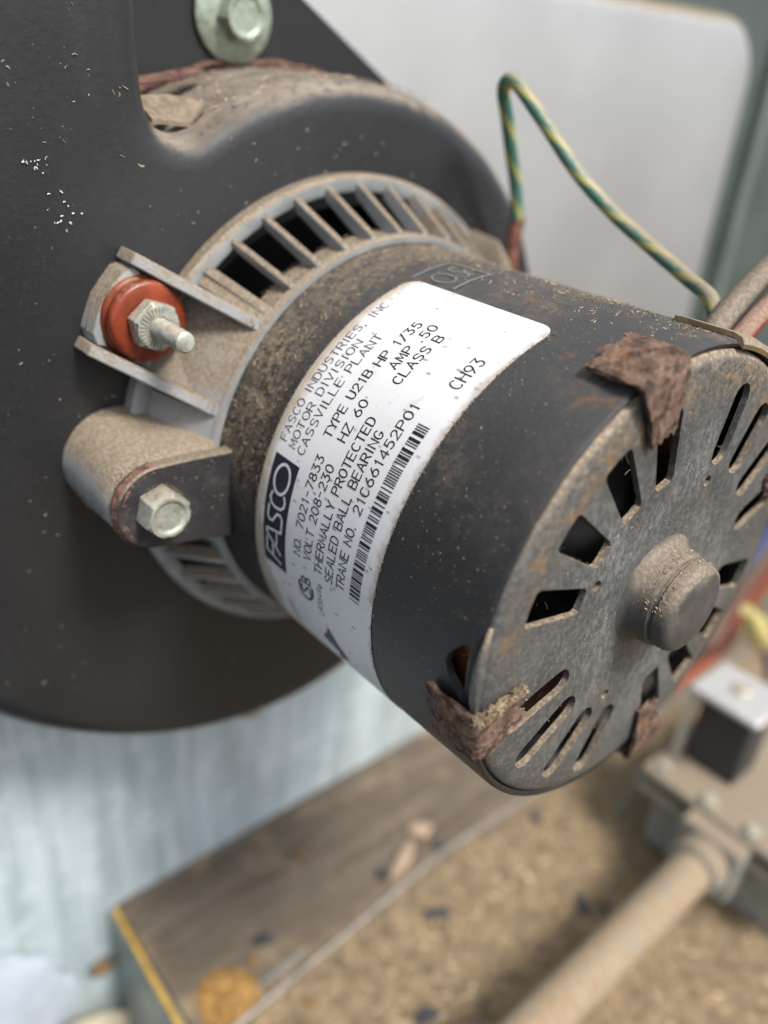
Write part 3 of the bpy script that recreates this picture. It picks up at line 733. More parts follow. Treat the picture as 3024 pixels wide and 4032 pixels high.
# ------------------------------------------------------------------ nameplate
SLOPE=.058
def LW(s_,w_,lift): return lab(s_,w_+SLOPE*s_,lift)
v=[];f=[]
S0,S1,W0,W1,CR=-46.,53.8,-54.75,-21.75,3.0
ns,nw=120,24
for i in range(ns+1):
    s_=S0+(S1-S0)*(1-(1-i/ns)**1.35)
    d_=S1-s_; cut_=CR-math.sqrt(max(CR*CR-(CR-d_)**2,0)) if d_<CR else 0
    for j in range(nw+1):
        v.append(LW(s_,W0+cut_+(W1-W0-2*cut_)*j/nw,.09))
for i in range(ns):
    for j in range(nw): f.append((i*(nw+1)+j,(i+1)*(nw+1)+j,(i+1)*(nw+1)+j+1,i*(nw+1)+j+1))
npl=put('nameplate',v,f,M['label'],mo,smooth=80)
npl['label']='white printed sticker wrapped round the motor'
A_=arcp
GL={
'A':[[(0,0),(.5,1),(1,0)],[(.2,.34),(.8,.34)]],
'B':[[(0,0),(0,1),(.62,1)]+A_(.62,.76,.3,.24,80,-80,6)+[(.62,.52),(0,.52)],[(.62,.52)]+A_(.66,.26,.34,.26,80,-80,6)+[(.62,0),(0,0)]],
'C':[A_(.52,.5,.52,.5,48,312,16)],
'D':[[(0,0),(0,1),(.45,1)]+A_(.45,.5,.52,.5,85,-85,10)+[(.45,0),(0,0)]],
'E':[[(.92,1),(0,1),(0,0),(.92,0)],[(0,.52),(.8,.52)]],
'F':[[(.92,1),(0,1),(0,0)],[(0,.52),(.78,.52)]],
'G':[A_(.52,.5,.52,.5,48,330,16)+[(1,.42),(.6,.42)]],
'H':[[(0,0),(0,1)],[(1,0),(1,1)],[(0,.52),(1,.52)]],
'I':[[(.5,0),(.5,1)]],
'L':[[(0,1),(0,0),(.88,0)]],
'M':[[(0,0),(.05,1),(.5,.2),(.95,1),(1,0)]],
'N':[[(0,0),(0,1),(1,0),(1,1)]],
'O':[A_(.5,.5,.52,.5,90,450,20)],
'P':[[(0,0),(0,1),(.62,1)]+A_(.62,.74,.34,.26,80,-80,7)+[(.62,.48),(0,.48)]],
'R':[[(0,0),(0,1),(.62,1)]+A_(.62,.75,.33,.25,80,-80,7)+[(.62,.5),(0,.5)],[(.52,.5),(.98,0)]],
'S':[[(.93,.84)]+A_(.5,.76,.42,.24,60,250,9)+A_(.5,.26,.45,.26,75,-140,10)],
'T':[[(0,1),(1,1)],[(.5,1),(.5,0)]],
'U':[[(0,1),(0,.4)]+A_(.5,.4,.5,.4,190,350,10)+[(1,.4),(1,1)]],
'V':[[(0,1),(.5,0),(1,1)]],
'Y':[[(0,1),(.5,.48),(1,1)],[(.5,.48),(.5,0)]],
'Z':[[(.02,1),(.98,1),(0,0),(1,0)]],
'0':[A_(.5,.5,.48,.5,90,450,20)],
'1':[[(.28,.80),(.58,1),(.58,0)]],
'2':[A_(.5,.72,.42,.28,165,-30,8)+[(.02,0),(.95,0)]],
'3':[[(.05,1),(.88,1),(.42,.60)]+A_(.48,.30,.45,.30,75,-150,9)],
'4':[[(.72,0),(.72,1),(.02,.28),(1,.28)]],
'5':[[(.86,1),(.2,1),(.12,.55)]+A_(.48,.32,.45,.32,110,-145,10)],
'6':[[(.72,1),(.16,.52)]+A_(.5,.30,.45,.30,150,-200,16)],
'7':[[(.02,1),(.95,1),(.35,0)]],
'8':[A_(.5,.76,.36,.24,90,450,14),A_(.5,.26,.46,.26,90,450,14)],
'9':[[(.28,0),(.84,.48)]+A_(.5,.70,.45,.30,-30,320,16)],
'-':[[(.12,.48),(.88,.48)]],'.':[[(.2,.0),(.2,.09)]],',':[[(.25,.08),(.12,-.18)]],'/':[[(.05,-.05),(.95,1.05)]],"'":[[(.2,1),(.2,.8)]],
}
NARROW={'I':.45,'1':.75,'.':.42,',':.45,' ':.62,'-':.85,'/':.8}
def text(name,txt,s0,s1,wc,h=1.95,sw=.235,slant=0.,mat='ink',lift=.15,gap=.34):
    adv=[NARROW.get(ch,1.0) for ch in txt]
    tot=sum(adv)+gap*(len(txt)-1); u_=(s1-s0)/tot; x=0; mb=MB(); cnt=0
    for ch,wd_ in zip(txt,adv):
        for st in GL.get(ch,[]):
            pts=[]
            for (px,py) in st:
                if ch=='I': px=.5
                pts.append((s0+(x+px*wd_)*u_+slant*(py-.5)*h, wc-(py-.5)*h))
            lf=lift+.004*(cnt%4); cnt+=1
            mb.add(*ribbon(pts,sw,0,lambda a,b,lf=lf:LW(a,b,lf)))
        x+=wd_+gap
    o=put(name,mb.v,mb.f,M[mat],npl,smooth=None); return o
text('lettering','FASCO INDUSTRIES, INC.',16.2,46.6,-52.0,1.75,.18)
text('lettering','MOTOR DIVISION',15.8,37.0,-49.3,1.75,.19)
text('lettering','CASSVILLE PLANT',15.6,39.4,-46.7,1.8,.20)
text('lettering','NO. 7021-7833',-1.3,17.2,-41.85,1.85,.245)
text('lettering','TYPE U21B',20.4,33.0,-42.6,1.85,.245)
text('lettering','HP 1/35',34.4,44.4,-42.3,1.85,.245)
text('lettering','VOLT 208-230',-.9,16.7,-38.95,1.85,.245)
text('lettering','HZ 60',21.0,28.4,-39.3,1.85,.245)
text('lettering','AMP .50',35.0,45.0,-39.25,1.85,.245)
text('lettering','THERMALLY PROTECTED',-2.0,26.5,-35.75,1.85,.245)
text('lettering','CLASS B',33.0,43.5,-36.35,1.85,.245)
text('lettering','SEALED BALL BEARING',-2.2,25.2,-32.85,1.85,.245)
text('lettering','TRANE NO.',-1.8,10.3,-29.85,1.85,.245)
text('lettering','21C661452P01',12.2,31.4,-29.9,1.85,.245)
text('lettering','CH93',36.2,42.3,-26.4,2.3,.24)
text('lettering','LR36496',-11.0,-3.9,-35.3,1.35,.12)
def patch(name,poly,lift,mat,sub=.8):
    """filled convex quad strip in label coordinates: poly = two rails [(s,w)..],[(s,w)..]"""
    a,b=poly; v=[LW(s,w,lift) for s,w in a]+[LW(s,w,lift) for s,w in b]; n=len(a)
    return put(name,v,[(i,i+1,n+i+1,n+i) for i in range(n-1)],M[mat],npl,smooth=80)
k=26
patch('logo_block',([(-7.4+21.1*i/k,-52.15-.028*(-7.4+21.1*i/k)) for i in range(k+1)],[(-7.6+21.1*i/k,-45.35-.02*(-7.6+21.1*i/k)) for i in range(k+1)]),.15,'ink')
# FASCO logotype: heavy, close-set, letters running into each other
mb=MB()
def lg(pts,lift=.20,w=.62): mb.add(*ribbon(pts,w,0,lambda a,b:LW(a,b,lift)))
B_,T_=-46.7,-50.9           # baseline and cap line
lg([(-6.2,B_),(-4.9,T_),(-2.2,T_+.05)],.20,.5); lg([(-5.4,-49.0),(-3.2,-49.0)],.205,.5)
lg([(-4.2,B_),(-1.1,T_),(-.3,T_),(.4,B_),(1.6,B_+.0)],.215,.5); lg([(-2.6,-47.9),(-.2,-47.9)],.21,.45)
lg([(1.2,B_),(2.9,B_),(3.6,-47.3),(3.5,-48.3),(2.6,-48.9),(1.8,-49.4),(1.7,-50.3),(2.4,-50.9),(4.4,-50.9)],.225,.5)
lg([(7.2,-47.2),(6.4,-46.7),(5.4,-46.8),(4.7,-47.6),(4.6,-49.2),(5.0,-50.3),(5.9,-50.9),(7.0,-50.6)],.23,.5)
mb.add(*ribbon(arcp(9.9,-48.9,2.7,2.05,0,350,29),.55,0,lambda a,b:LW(a,b,.235),True))
put('logo_lettering',mb.v,mb.f,M['inkw'],npl,smooth=None)
# barcode
mb=MB(); rb=random.Random(21); s_=-2.0; n=0
while s_<29.3:
    w_=rb.choice([.20,.20,.22,.55]); 
    mb.add([LW(s_,-27.35,.15),LW(s_+w_,-27.35,.15),LW(s_+w_,-24.85,.15),LW(s_,-24.85,.15)],[(0,1,2,3)])
    s_+=w_+rb.choice([.20,.22,.22,.50]); n+=1
put('barcode',mb.v,mb.f,M['ink'],npl,smooth=None)
# certification mark: open ring with two letters
mb=MB(); c_=(-7.3,-39.3)
mb.add(*ribbon(arcp(*c_,2.35,1.95,70,290,22),.55,0,lambda a,b:LW(a,b,.15)))
mb.add(*ribbon([(-6.9,-40.5),(-7.9,-40.6),(-8.3,-40.0),(-7.9,-39.4),(-7.2,-39.2),(-6.9,-38.6),(-7.3,-38.1),(-8.3,-38.1)],.42,0,lambda a,b:LW(a,b,.155)))
mb.add(*ribbon([(-6.1,-38.0),(-6.1,-40.4),(-5.3,-40.4),(-5.0,-39.9),(-5.3,-39.3),(-6.0,-39.2)],.38,0,lambda a,b:LW(a,b,.16)))
mb.add(*ribbon([(-6.0,-39.2),(-5.1,-39.1),(-4.8,-38.5),(-5.2,-38.0),(-6.0,-38.0)],.38,0,lambda a,b:LW(a,b,.165)))
put('certification_mark',mb.v,mb.f,M['ink'],npl,smooth=None)
mb=MB(); mb.add([LW(-13.7,-34.2,.15),LW(-18.4,-37.2,.15),LW(-24,-34.5,.15),LW(-21.0,-30.8,.15),LW(-17,-32.6,.15)],[(0,1,2,3,4)])
put('printed_wedge',mb.v,mb.f,M['ink'],npl,smooth=None)
mb=MB()          # small faded print near the turned-under edge
for (s0_,s1_,w_) in ((-19,-11,-51.2),(-19,-12,-50.2),(-22,-15,-46.8),(-22,-15.5,-45.8)):
    x_=s0_
    while x_<s1_:
        l_=RN.uniform(.5,1.3); mb.add(*ribbon([(x_,w_),(x_+l_,w_+RN.uniform(-.1,.1))],.28,0,lambda a,b:LW(a,b,.15))); x_+=l_+.35
put('small_print',mb.v,mb.f,plain('faded_ink',(.22,.20,.18),.6),npl,smooth=None)

# ------------------------------------------------------------------ wires at the motor
gw=[(40.6,32.2,-74),(41.4,34.5,-75),(43.6,39.3,-77),(45.0,42.2,-78),(42.4,50.5,-78),(37.8,58.4,-77),(34.0,64.9,-76),(30.9,69.3,-75),(28.2,71.6,-72),(28.3,71.1,-69),(30.4,64.5,-62),(33.0,56.5,-54),(35.4,50.0,-45),(35.4,45.1,-34),(33.8,42.0,-25),(29.9,40.7,-18),(27.4,38.0,-14.5)]
g=thing('ground_wire','green wire with yellow spiral stripe bent over above the motor','wire',(40,32,-74))
path=spline(gw[3:],10); nseg=16
tv,tf=tube(path,1.42,nseg)
o=put('insulation',tv,tf,M['gwire'],g,smooth=60)
me=o.data
# spiral stripe as a per-corner value so that the seam of the spiral stays clean
att=me.attributes.new('stripe','FLOAT','CORNER')
cum=[0]
for i in range(1,len(path)): cum.append(cum[-1]+(path[i]-path[i-1]).length)
# vertex order can change on merge, so look the ring and angle up by position
key={}
for i in range(len(path)):
    for k_ in range(nseg):
        p=W(*tv[i*nseg+k_]); key[(round(p.x,6),round(p.y,6),round(p.z,6))]=(i,k_)
for poly in me.polygons:
    idx=[]
    for vi in poly.vertices:
        p=me.vertices[vi].co; idx.append(key.get((round(p.x,6),round(p.y,6),round(p.z,6)),(0,0)))
    wrapk=max(q[1] for q in idx)-min(q[1] for q in idx)>nseg/2
    vals=[]
    for (i,k_) in idx:
        kk=k_+nseg if (wrapk and k_<nseg/2) else k_
        vals.append(cum[i]/10.5+2*kk/nseg)
    b_=math.floor(min(vals))
    for li,vv in zip(poly.loop_indices,vals): att.data[li].value=vv-b_
put('crimp_sleeve',*tube(spline([(x,y,z) for x,y,z in gw[:4]]+[(45.0,43.4,-78.1)],6),[1.25+.35*min(1,i/8) for i in range(25)],12),M['maroon'],g)
put('terminal',*obox((40.3,31.0,-74.2),(2.6,1.4,0),(-.9,1.6,0),(0,0,.5)),M['maroon'],g,bev=.2)

ml=thing('motor_lead','dusty black lead sleeve leaving the top of the motor at the right edge','cable',(26,38,-13))
put('sleeve',*tube(spline([(20,36.0,-11.5),(24.8,38.8,-12.2),(31.0,42.2,-12.8),(40,46.6,-13.2),(60,55.5,-13.5)],6),2.35,18),M['sleeve'],ml)
rl=thing('red_lead','dusty red lead below the black sleeve at the right edge','wire',(27,36,-10))
put('insulation',*tube(spline([(20,35.2,-7.2),(26,37.4,-8.5),(34,40.2,-9.8),(48,44.5,-11),(66,50,-12)],6),1.9,14),M['redwire'],rl)
put('lead_gasket',*lathe([(42.1,-11.5),(42.8,-11.4),(42.9,-10),(42.9,-1.2),(42.5,.2),(41.6,.9),(40.9,.8),(42.1,-1),(42.1,-11.5)],14,60,80),M['tan'],mo)

# ------------------------------------------------------------------ gas valve and pipe
gv=thing('gas_valve','dusty grey gas valve with black coil at the right edge below the motor','gas valve',(145,-178,-10))
def gbox(name,x0,x1,y0,y1,z0,z1,mat,par=gv,bev=.9): return put(name,*box(x0,x1,y0,y1,z0,z1),M[mat],par,bev=bev)
gbox('body',118,190,-177.5,-151.4,-34,24,'valve')
gbox('lower_plate',111,196,-151.2,-147.6,-39,30,'valve')
gbox('diaphragm_edge',115,192,-147.4,-144.4,-36,26,'dark')
gbox('upper_plate',111,196,-144.2,-140.4,-39,30,'valve')
gbox('coil',127.5,143.5,-140.2,-110.2,-33,-13.6,'coilblk',bev=1.2)
br=gbox('coil_bracket',123,146,-110.0,-107.4,-36.5,-11.0,'bracket')
put('bracket_leg',*box(124.5,126.8,-140.2,-110.1,-36.3,-33.6),M['bracket'],br,bev=.3)
put('bracket_leg',*box(144.0,146.4,-140.2,-110.1,-29,-16),M['bracket'],br,bev=.3)
v,f=lathe([(.001,2.0),(2.6,2.0),(3.4,1.4),(3.6,0)],24)
put('core_stub',[(135+a,-107.4+c,-23.5+b) for a,b,c in v],f,M['zinc'],br)
gbox('cover_screw',114.5,118.5,-140.3,-138.2,-35.5,-31.5,'zinc',bev=.8)
gbox('inlet_block',104,117.6,-165,-142.5,-18.0,4.0,'valve')
v,f=lathe([(7.1,0),(8.8,.3),(9.4,1.0),(9.4,7.2),(8.9,8.2),(7.1,8.2)],32)
put('pipe_collar',[(96.0+c,-152.7+b,-6.8+a) for a,b,c in v],f,M['valve'],gv,bev=.4)
for zz_ in (-15.0,1.2):
    v,f=lathe([(.001,2.2),(2.4,2.2),(2.9,1.7),(3.0,0)],6)
    put('cover_bolt',[(115.0+a,-140.3+c,zz_+b) for a,b,c in v],f,M['zinc'],gv,smooth=20)
put('side_stem',*tube([(121,-151.5,-44),(121,-177.5,-46)],1.2,8),M['valve'],gv)
gp_=thing('gas_pipe','rusty tan gas pipe running left from the grey valve across the shelf','pipe',(50,-178,-6))
pp=[(-60,-153.5,-4.5),(-20,-153.4,-5.0),(40,-153.0,-5.8),(99,-152.6,-6.8)]
v,f=[],[]
n=28
for x,y,z in pp:
    for k_ in range(n): v.append((x,y+7.0*cos(2*pi*k_/n),z+7.0*sin(2*pi*k_/n)))
for i in range(len(pp)-1):
    for k_ in range(n): f.append((i*n+k_,i*n+(k_+1)%n,(i+1)*n+(k_+1)%n,(i+1)*n+k_))
put('pipe',v,f,M['pipe'],gp_)
# loose wiring beyond the motor
def wire(name,pts,r_,mat,lab_,cat='wire'):
    return tag(put(name,*tube(spline(pts,6),r_,10),M[mat],None,base=pts[0]),lab_,cat,'loose wires by the gas valve')
wire('orange_wire',[(205,-78,-46),(196,-92,-47),(184.3,-111.6,-50),(176.8,-124.6,-50),(155,-131.5,-52),(120,-140,-60)],1.9,'orangewire','orange red wire sloping down behind the end cap at the right edge')
wire('blue_wire',[(222,-84,-62),(205,-100,-62),(190,-112,-64),(176,-126,-66),(150,-140,-70)],2.4,'blue','dark blue wire behind the orange wire at the right edge')
wire('brown_wire',[(230,-96,-58),(210,-116,-60),(192,-130,-58),(168,-140,-57),(140,-146,-62)],2.4,'brownw','brown wire below the orange one, above the valve coil')
wire('blue_loop_wire',[(185,-118,-40),(196,-128,-40),(212,-146,-42),(230,-168,-44)],1.8,'blue','bright blue wire leaving the yellow connector beside the valve')
wn=thing('wire_nut','pale yellow wire connector at the right edge beside the orange wire','wire connector',(160,-100,-40))
put('cap',*tube([(160,-93,-40),(166,-98.5,-40),(171,-103,-40),(172,-104,-40),(180,-112,-40.5),(190,-121,-41)],[2.3,2.9,3.2,4.2,4.6,4.4],14),M['yellow'],wn)

# ------------------------------------------------------------------ litter on the shelf
def flake(name,x,z,sx,sz,rot,mat,seed,lab_,cat,th=.7):
    rr=random.Random(seed); n=9; P=[]
    for k_ in range(n):
        a_=2*pi*k_/n; q=1+rr.uniform(-.3,.3); px=sx*q*cos(a_); pz=sz*q*sin(a_)
        P.append((x+px*cos(rot)-pz*sin(rot),z+px*sin(rot)+pz*cos(rot)))
    v=[(a,FLOOR+.25+rr.uniform(0,.5),b) for a,b in P]+[(a,FLOOR+.25+th+rr.uniform(0,.8),b) for a,b in P]
    f=[tuple(range(n)),tuple(range(2*n-1,n-1,-1))]+[(i,(i+1)%n,n+(i+1)%n,n+i) for i in range(n)]
    return tag(put(name,v,f,M[mat],None,base=(x,FLOOR,z)),lab_,cat)
for i,(x,z,sx,sz,rt) in enumerate([(32.7,-57.5,4.2,2.0,.5),(75.9,-29.3,4.0,1.8,-.7),(80.6,-22.9,1.6,1.3,0),(7,-34.4,4.4,2.2,.2),(91.5,-64.8,2.4,3.2,.6),(52.2,-76.7,3.4,2.4,.3),(27.6,-80.4,2.6,2.0,.9),(-18.8,-85,3.4,2.4,.2)]):
    L_=['dark paint flake on the tan shelf just in front of the grey rod','dark paint flake on the shelf close to the far side of the pipe','tiny dark flake nearest the pipe on the shelf','dark paint flake at the bottom edge, left of the pipe','dark flake just below the end cap beside the grey rod','dark flake touching the tan splinter behind the grey rod','small dark flake left of the tan splinter','blue grey flake near the rust stain, left of the rod'][i]
    flake('paint_flake',x,z,sx,sz,rt,'flake',40+i,L_,'paint flake')['group']='dark paint flakes on the shelf'
flake('tan_splinter',37,-80,9.5,2.2,-.45,'splint',61,'long tan splinter lying behind the grey rod on the shelf','splinter',1.2)
flake('tan_chip',51,-86,4.2,3.0,.3,'splint',62,'pale tan chip beyond the tan splinter on the shelf','chip',1.6)
flake('grey_splinter',-19,-73,10,1.5,-.08,'seam',63,'grey splinter pointing at the orange rust disc','splinter',1.0)
for i,(x,z,s_) in enumerate([(-25.6,-80.4,1.5),(-18.8,-59,1.2),(9.4,-103.6,1.5)]):
    flake('rust_chip',x,z,s_,s_*.8,i,'rustspot',70+i,['reddish chip beside the blue grey flake','reddish chip in front of the grey rod near the bottom edge','reddish chip on the brown shelf behind the rod'][i],'rust chip')['group']='reddish chips on the shelf'
rv,rf=[],[]
rr=random.Random(8)
prof=[(0,1.1),(4,1.2),(7,1.0),(8.4,.7),(9.2,.3),(9.6,.03)]
n=28
for i in range(n):
    a_=2*pi*i/n; q=1+.04*sin(3*a_+1)+.03*sin(7*a_)
    for (r_,h_) in prof: rv.append((-37+r_*q*cos(a_),FLOOR+h_+.05*rr.random(),-76+r_*q*sin(a_)))
for i in range(n):
    for k_ in range(len(prof)-1): rf.append((i*6+k_,((i+1)%n)*6+k_,((i+1)%n)*6+k_+1,i*6+k_+1))
tag(put('rusty_disc',rv,rf,M['rustspot'],None,base=(-37,FLOOR,-76)),'round orange rusty disc on the shelf near the bottom left','rusty disc')

# ------------------------------------------------------------------ loose chaff and lint (uncountable)
def sliver(mb,P,N,rnd,l,w,lift=.12,tilt=.25):
    N=Vector(N).normalized(); T=N.orthogonal().normalized(); T.rotate(Matrix.Rotation(rnd.uniform(0,6.283),3,N))
    B=N.cross(T); T=(T+N*rnd.uniform(-.1,tilt)).normalized(); P=Vector(P)+N*lift
    bend=rnd.uniform(-.3,.3)*l; up=rnd.uniform(0,.15)*l; v=[]
    for k_ in (-1,0,1):
        c_=P+T*(k_*l/2)+B*bend*(k_*k_)*.6+N*up*(k_*k_); ww=w*(1 if k_==0 else .55)
        v+=[tuple(c_+B*ww/2),tuple(c_-B*ww/2),tuple(c_+N*ww*.6)]
    mb.add(v,[(0,3,4,1),(1,4,5,2),(2,5,3,0),(3,6,7,4),(4,7,8,5),(5,8,6,3),(0,1,2),(8,7,6)])
def chaff(name,parent,sampler,n,mat,l=(.5,1.6),w=(.10,.24),seed=1,tilt=.3,lab_=None):
    rnd=random.Random(seed); mb=MB(); c_=0
    while c_<n:
        s_=sampler(rnd); c_+=1
        if s_ is None: continue
        sliver(mb,s_[0],s_[1],rnd,rnd.uniform(*l)*rnd.uniform(.5,1),rnd.uniform(*w),.02,tilt)
    o=put(name,mb.v,mb.f,M[mat],parent,smooth=None,kind='stuff')
    if lab_: o['label']=lab_; o['category']='debris'
    return o
def shell_s(a0,a1,z0,z1,pw=1):
    def f_(r_):
        a_=r_.uniform(a0,a1); z_=z0+(z1-z0)*r_.random()**pw; return P3(42,a_,z_),(cos(RAD(a_)),sin(RAD(a_)),0)
    return f_
chaff('lint_dust',mo,shell_s(60,172,-68,-55,1.1),2200,'lint',(.15,.55),(.05,.15),2,.6)
chaff('chaff_dust',mo,shell_s(60,170,-68,-55.5,1.3),520,'chaff2',(.3,1.1),(.07,.16),3,.6)
chaff('pale_chaff',mo,shell_s(62,165,-68,-56,1.3),170,'chaff',(.4,1.5),(.07,.16),4,.6)
chaff('ridge_lint',mo,shell_s(50,92,-66,-2),2200,'lint',(.3,1.0),(.07,.18),5,.8)
chaff('ridge_chaff',mo,shell_s(50,100,-66,-2),420,'chaff',(.4,1.2),(.08,.18),6,.8)
chaff('shell_specks',mo,shell_s(100,170,-20,-1),150,'chaff',(.12,.5),(.05,.11),7,.3)
chaff('label_specks',mo,shell_s(105,188,-53,-21.5),90,'chaff2',(.15,.7),(.05,.12),8,.2)
chaff('label_edge_dirt',mo,lambda r_:((lambda s_,w_:(LW(s_,w_,.1),(cos(pi-s_/42),sin(pi-s_/42),0)))(r_.uniform(-20,53),r_.choice([-54.8,-21.7])+r_.gauss(0,.22))),700,'lint',(.15,.6),(.06,.16),9,.3)
def cap_s(r0,r1,a0=0,a1=360):
    def f_(r_):
        q=math.sqrt(r_.uniform(r0*r0,r1*r1)); a_=r_.uniform(a0,a1)
        for (b,p0,p1) in QUADS:
            if p0-.6<q<p1+.6 and abs((a_-b+180)%360-180)<6.8: return None
        for (b0,b1,p0,p1) in SLOTS:
            if p0-.6<q<p1+.6 and abs((a_-(b0+(b1-b0)*(q-p0)/(p1-p0))+180)%360-180)<4.6: return None
        return P3(q,a_,1.05 if q<33 else .75),(0,0,1)
    return f_
chaff('cap_specks',mo,cap_s(10,38),260,'chaff',(.15,.7),(.06,.15),10,.2)
chaff('cap_lint',mo,cap_s(34,39.2,20,180),900,'lint',(.15,.6),(.06,.15),11,.4)
def hub_s(r_):
    a_=RAD(r_.uniform(10,170)); z_=r_.uniform(1.8,7.5); q=8.55 if z_<5 else 8.0; return (q*cos(a_),q*sin(a_),z_),(cos(a_),sin(a_),0)
chaff('hub_chaff',mo,hub_s,160,'chaff',(.2,1.0),(.08,.18),12,.5)
chaff('hub_lint',mo,hub_s,500,'lint',(.15,.5),(.06,.15),13,.5)
def clip_s(r_):          # tangle caught in the upturned edge of the lower left clip
    a_=r_.uniform(186.5,188.6); q=r_.uniform(33,43.5); return P3(q,a_,r_.uniform(1.6,2.8)),(cos(RAD(100)),sin(RAD(100)),.4)
chaff('clip_tangle',mo,clip_s,260,'chaff',(.4,1.6),(.10,.24),14,1.0)
chaff('clip_tangle_dark',mo,clip_s,200,'chaff2',(.4,1.4),(.10,.24),15,1.0)
def clip1_s(r_):
    a_=r_.uniform(103.5,117); z_=r_.uniform(-8,1.5); return P3(44.2,a_,z_),(cos(RAD(a_)),sin(RAD(a_)),0)
chaff('clip_chaff',mo,clip1_s,90,'chaff2',(.2,.9),(.08,.18),16,.8)
# inside edges of the vents: fuzzy dust
def vent_s(r_):
    if r_.random()<.5:
        b,p0,p1=r_.choice(QUADS); q=r_.uniform(p0,p1); a_=b+(5.2 if cos(RAD(b))<0 else -5.2)
    else:
        b0,b1,p0,p1=r_.choice(SLOTS); q=r_.uniform(p0,p1); a_=b0+(b1-b0)*(q-p0)/(p1-p0)
        a_+= (2.15/q*57.3)*(1 if cos(RAD(a_))<0 else -1)
    return P3(q,a_,r_.uniform(-.1,.6)),(0,1,.3)
chaff('vent_lint',mo,vent_s,450,'lint',(.12,.4),(.04,.10),17,.6)
def vin_s(r_):
    q=r_.uniform(22,36); a_=r_.uniform(0,360); return P3(q,a_,r_.uniform(-8,-3)),(r_.uniform(-1,1),r_.uniform(-1,1),1)
chaff('inner_chaff',mo,vin_s,260,'chaff2',(.8,3.0),(.10,.24),18,.6)
def fin_s(r_):
    a_=r_.choice(fa); t_=r_.random(); q=44.6+7*t_; z_=-69.2-13.7*t_; b=a_+r_.uniform(-.6,.6)
    if sin(RAD(a_))<.05: return None
    return P3(q,b,z_),(cos(RAD(a_)),sin(RAD(a_)),.4)
chaff('fin_lint',mr,fin_s,1500,'lint',(.15,.6),(.07,.17),20,.6)
def band_s(r_):
    a_=r_.uniform(45,172); return P3(43.5,a_,r_.uniform(-75.5,-68.6)),(cos(RAD(a_)),sin(RAD(a_)),0)
chaff('band_lint',mr,band_s,1800,'lint',(.2,.7),(.07,.18),21,.6)
chaff('band_chaff',mr,band_s,230,'chaff',(.4,1.5),(.10,.2),22,.7)
def rimtop_s(r_):
    a_=r_.uniform(50,165); return P3(52.8,a_,r_.uniform(-85.5,-83.3)),(cos(RAD(a_)),sin(RAD(a_)),.2)
chaff('flange_lint',mr,rimtop_s,600,'lint',(.2,.6),(.07,.17),23,.6)
def ear_s(r_):
    e=EARS[0]; s_=r_.choice((-1,1)); t_=r_.random(); q=43.5+20*t_; z_=-69-12.6*t_
    R0=Vector((cos(RAD(e)),sin(RAD(e)),0)); T0=Vector((-sin(RAD(e)),cos(RAD(e)),0))
    p=R0*q+T0*(s_*8.45+r_.uniform(-.8,.8)); return (p.x,p.y,z_+.1),(0,.8,.6)
chaff('ear_lint',mr,ear_s,900,'lint',(.15,.6),(.07,.17),24,.6)
def boss_s(r_):
    a_=RAD(r_.uniform(20,150)); t_=r_.random(); z_=-66.4-17*t_; q=7.9+1.8*t_
    R0=Vector((cos(RAD(178)),sin(RAD(178)),0)); T0=Vector((-sin(RAD(178)),cos(RAD(178)),0))
    n_=R0*cos(a_-pi/2+.4)*1.0-T0*abs(sin(a_)); cy_=55.9-1.5*t_
    th=RAD(r_.uniform(-85,40)); p=R0*(cy_+q*cos(th))+T0*(.4+q*sin(th)); nn=R0*cos(th)+T0*sin(th)
    return (p.x,p.y,z_),(nn.x,nn.y,0)
chaff('boss_lint',mr,boss_s,1300,'lint',(.2,.7),(.07,.18),25,.6)
chaff('boss_chaff',mr,boss_s,190,'chaff',(.4,1.5),(.08,.2),26,.8)
chaff('strap_lint',mo,STRAP_S,260,'lint',(.12,.5),(.05,.12),41,.3)
chaff('strap_chaff',mo,STRAP_S,26,'chaff',(.2,.9),(.06,.15),42,.4)
def bolt_s(r_):
    a_=r_.uniform(30,150); return (-56.36+4.1*cos(RAD(a_)),2.17+4.1*sin(RAD(a_)),r_.uniform(-63.8,-60)),(cos(RAD(a_)),sin(RAD(a_)),0)
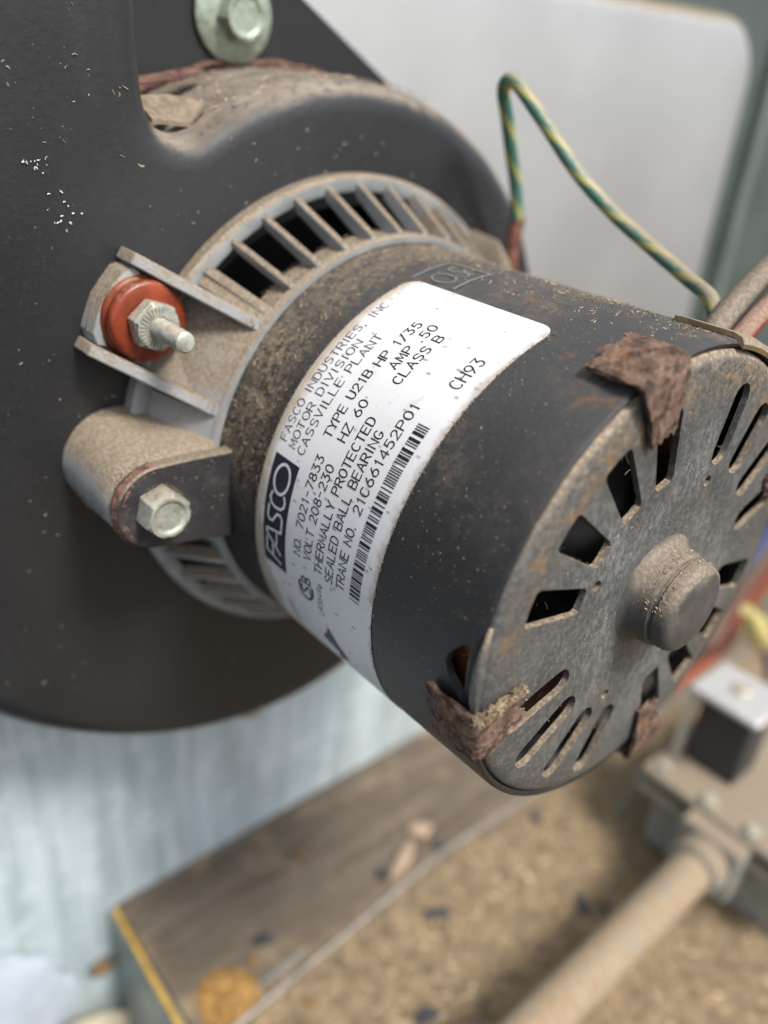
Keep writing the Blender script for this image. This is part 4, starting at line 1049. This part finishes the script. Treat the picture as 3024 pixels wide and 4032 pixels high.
chaff('bolt_lint',mo,bolt_s,240,'lint',(.12,.5),(.05,.12),43,.6)
def plate_s(r_):
    x=r_.uniform(-104,60); y=r_.uniform(-60,110)
    if x>-45 and hypot(x,y)>66: return None
    if hypot(x,y)<53: return None
    if y<0 and r_.random()<.75: return None
    return (x,y,-85.97),(0,0,1)
chaff('plate_chaff',bh,plate_s,330,'chaff',(.2,1.3),(.10,.30),27,.2)
chaff('plate_chaff_brown',bh,plate_s,300,'chaff2',(.2,1.2),(.10,.35),28,.2)
def spat_s(r_):
    cx,cy_=r_.choice([(-64,54.9),(-63.2,54.2),(-64,54.9),(-59.6,50.7),(-57.9,46.6),(-60,46.1)]); return (cx+r_.gauss(0,1.2),cy_+r_.gauss(0,1.0),-85.8),(0,0,1)
chaff('paint_spatter',bh,spat_s,26,'white',(.2,.7),(.12,.35),29,.1)
def notch_s(r_):
    a_=r_.uniform(70,115); q=scroll_r(min(a_,112)); return P3(q+.1,a_,r_.uniform(-119,-88)),(cos(RAD(a_)),sin(RAD(a_)),0)
chaff('scroll_dust',bh,notch_s,900,'lint',(.3,1.6),(.06,.18),30,.5)
chaff('scroll_chaff',bh,notch_s,160,'chaff',(.6,2.4),(.12,.3),31,.5)
tuft=lambda r_:((36.5+r_.gauss(0,2.2)-58,-81.3+r_.gauss(0,.8),-87+r_.gauss(0,.8)),(0,-.5,1))
chaff('edge_tuft',bh,tuft,160,'chaff',(.6,2.0),(.15,.4),32,.8)
def floor_s(x0,x1,z0,z1):
    return lambda r_:((r_.uniform(x0,x1),FLOOR,r_.uniform(z0,z1)),(0,1,0))
o=chaff('pale_straw',None,floor_s(-40,190,-70,60),800,'chaff',(1.5,5.0),(.5,1.5),35,.3,'pale straw bits scattered over the front of the shelf')
o=chaff('shelf_chaff',None,floor_s(-48,200,-72,60),3400,'grit',(.6,4.5),(.25,1.1),33,.3,'pale dry chaff strewn over the front of the shelf')
o=chaff('shelf_grit',None,floor_s(-48,200,-74,60),1500,'chaff2',(.6,2.4),(.3,1.0),34,.3,'brown grit spread over the front of the shelf')
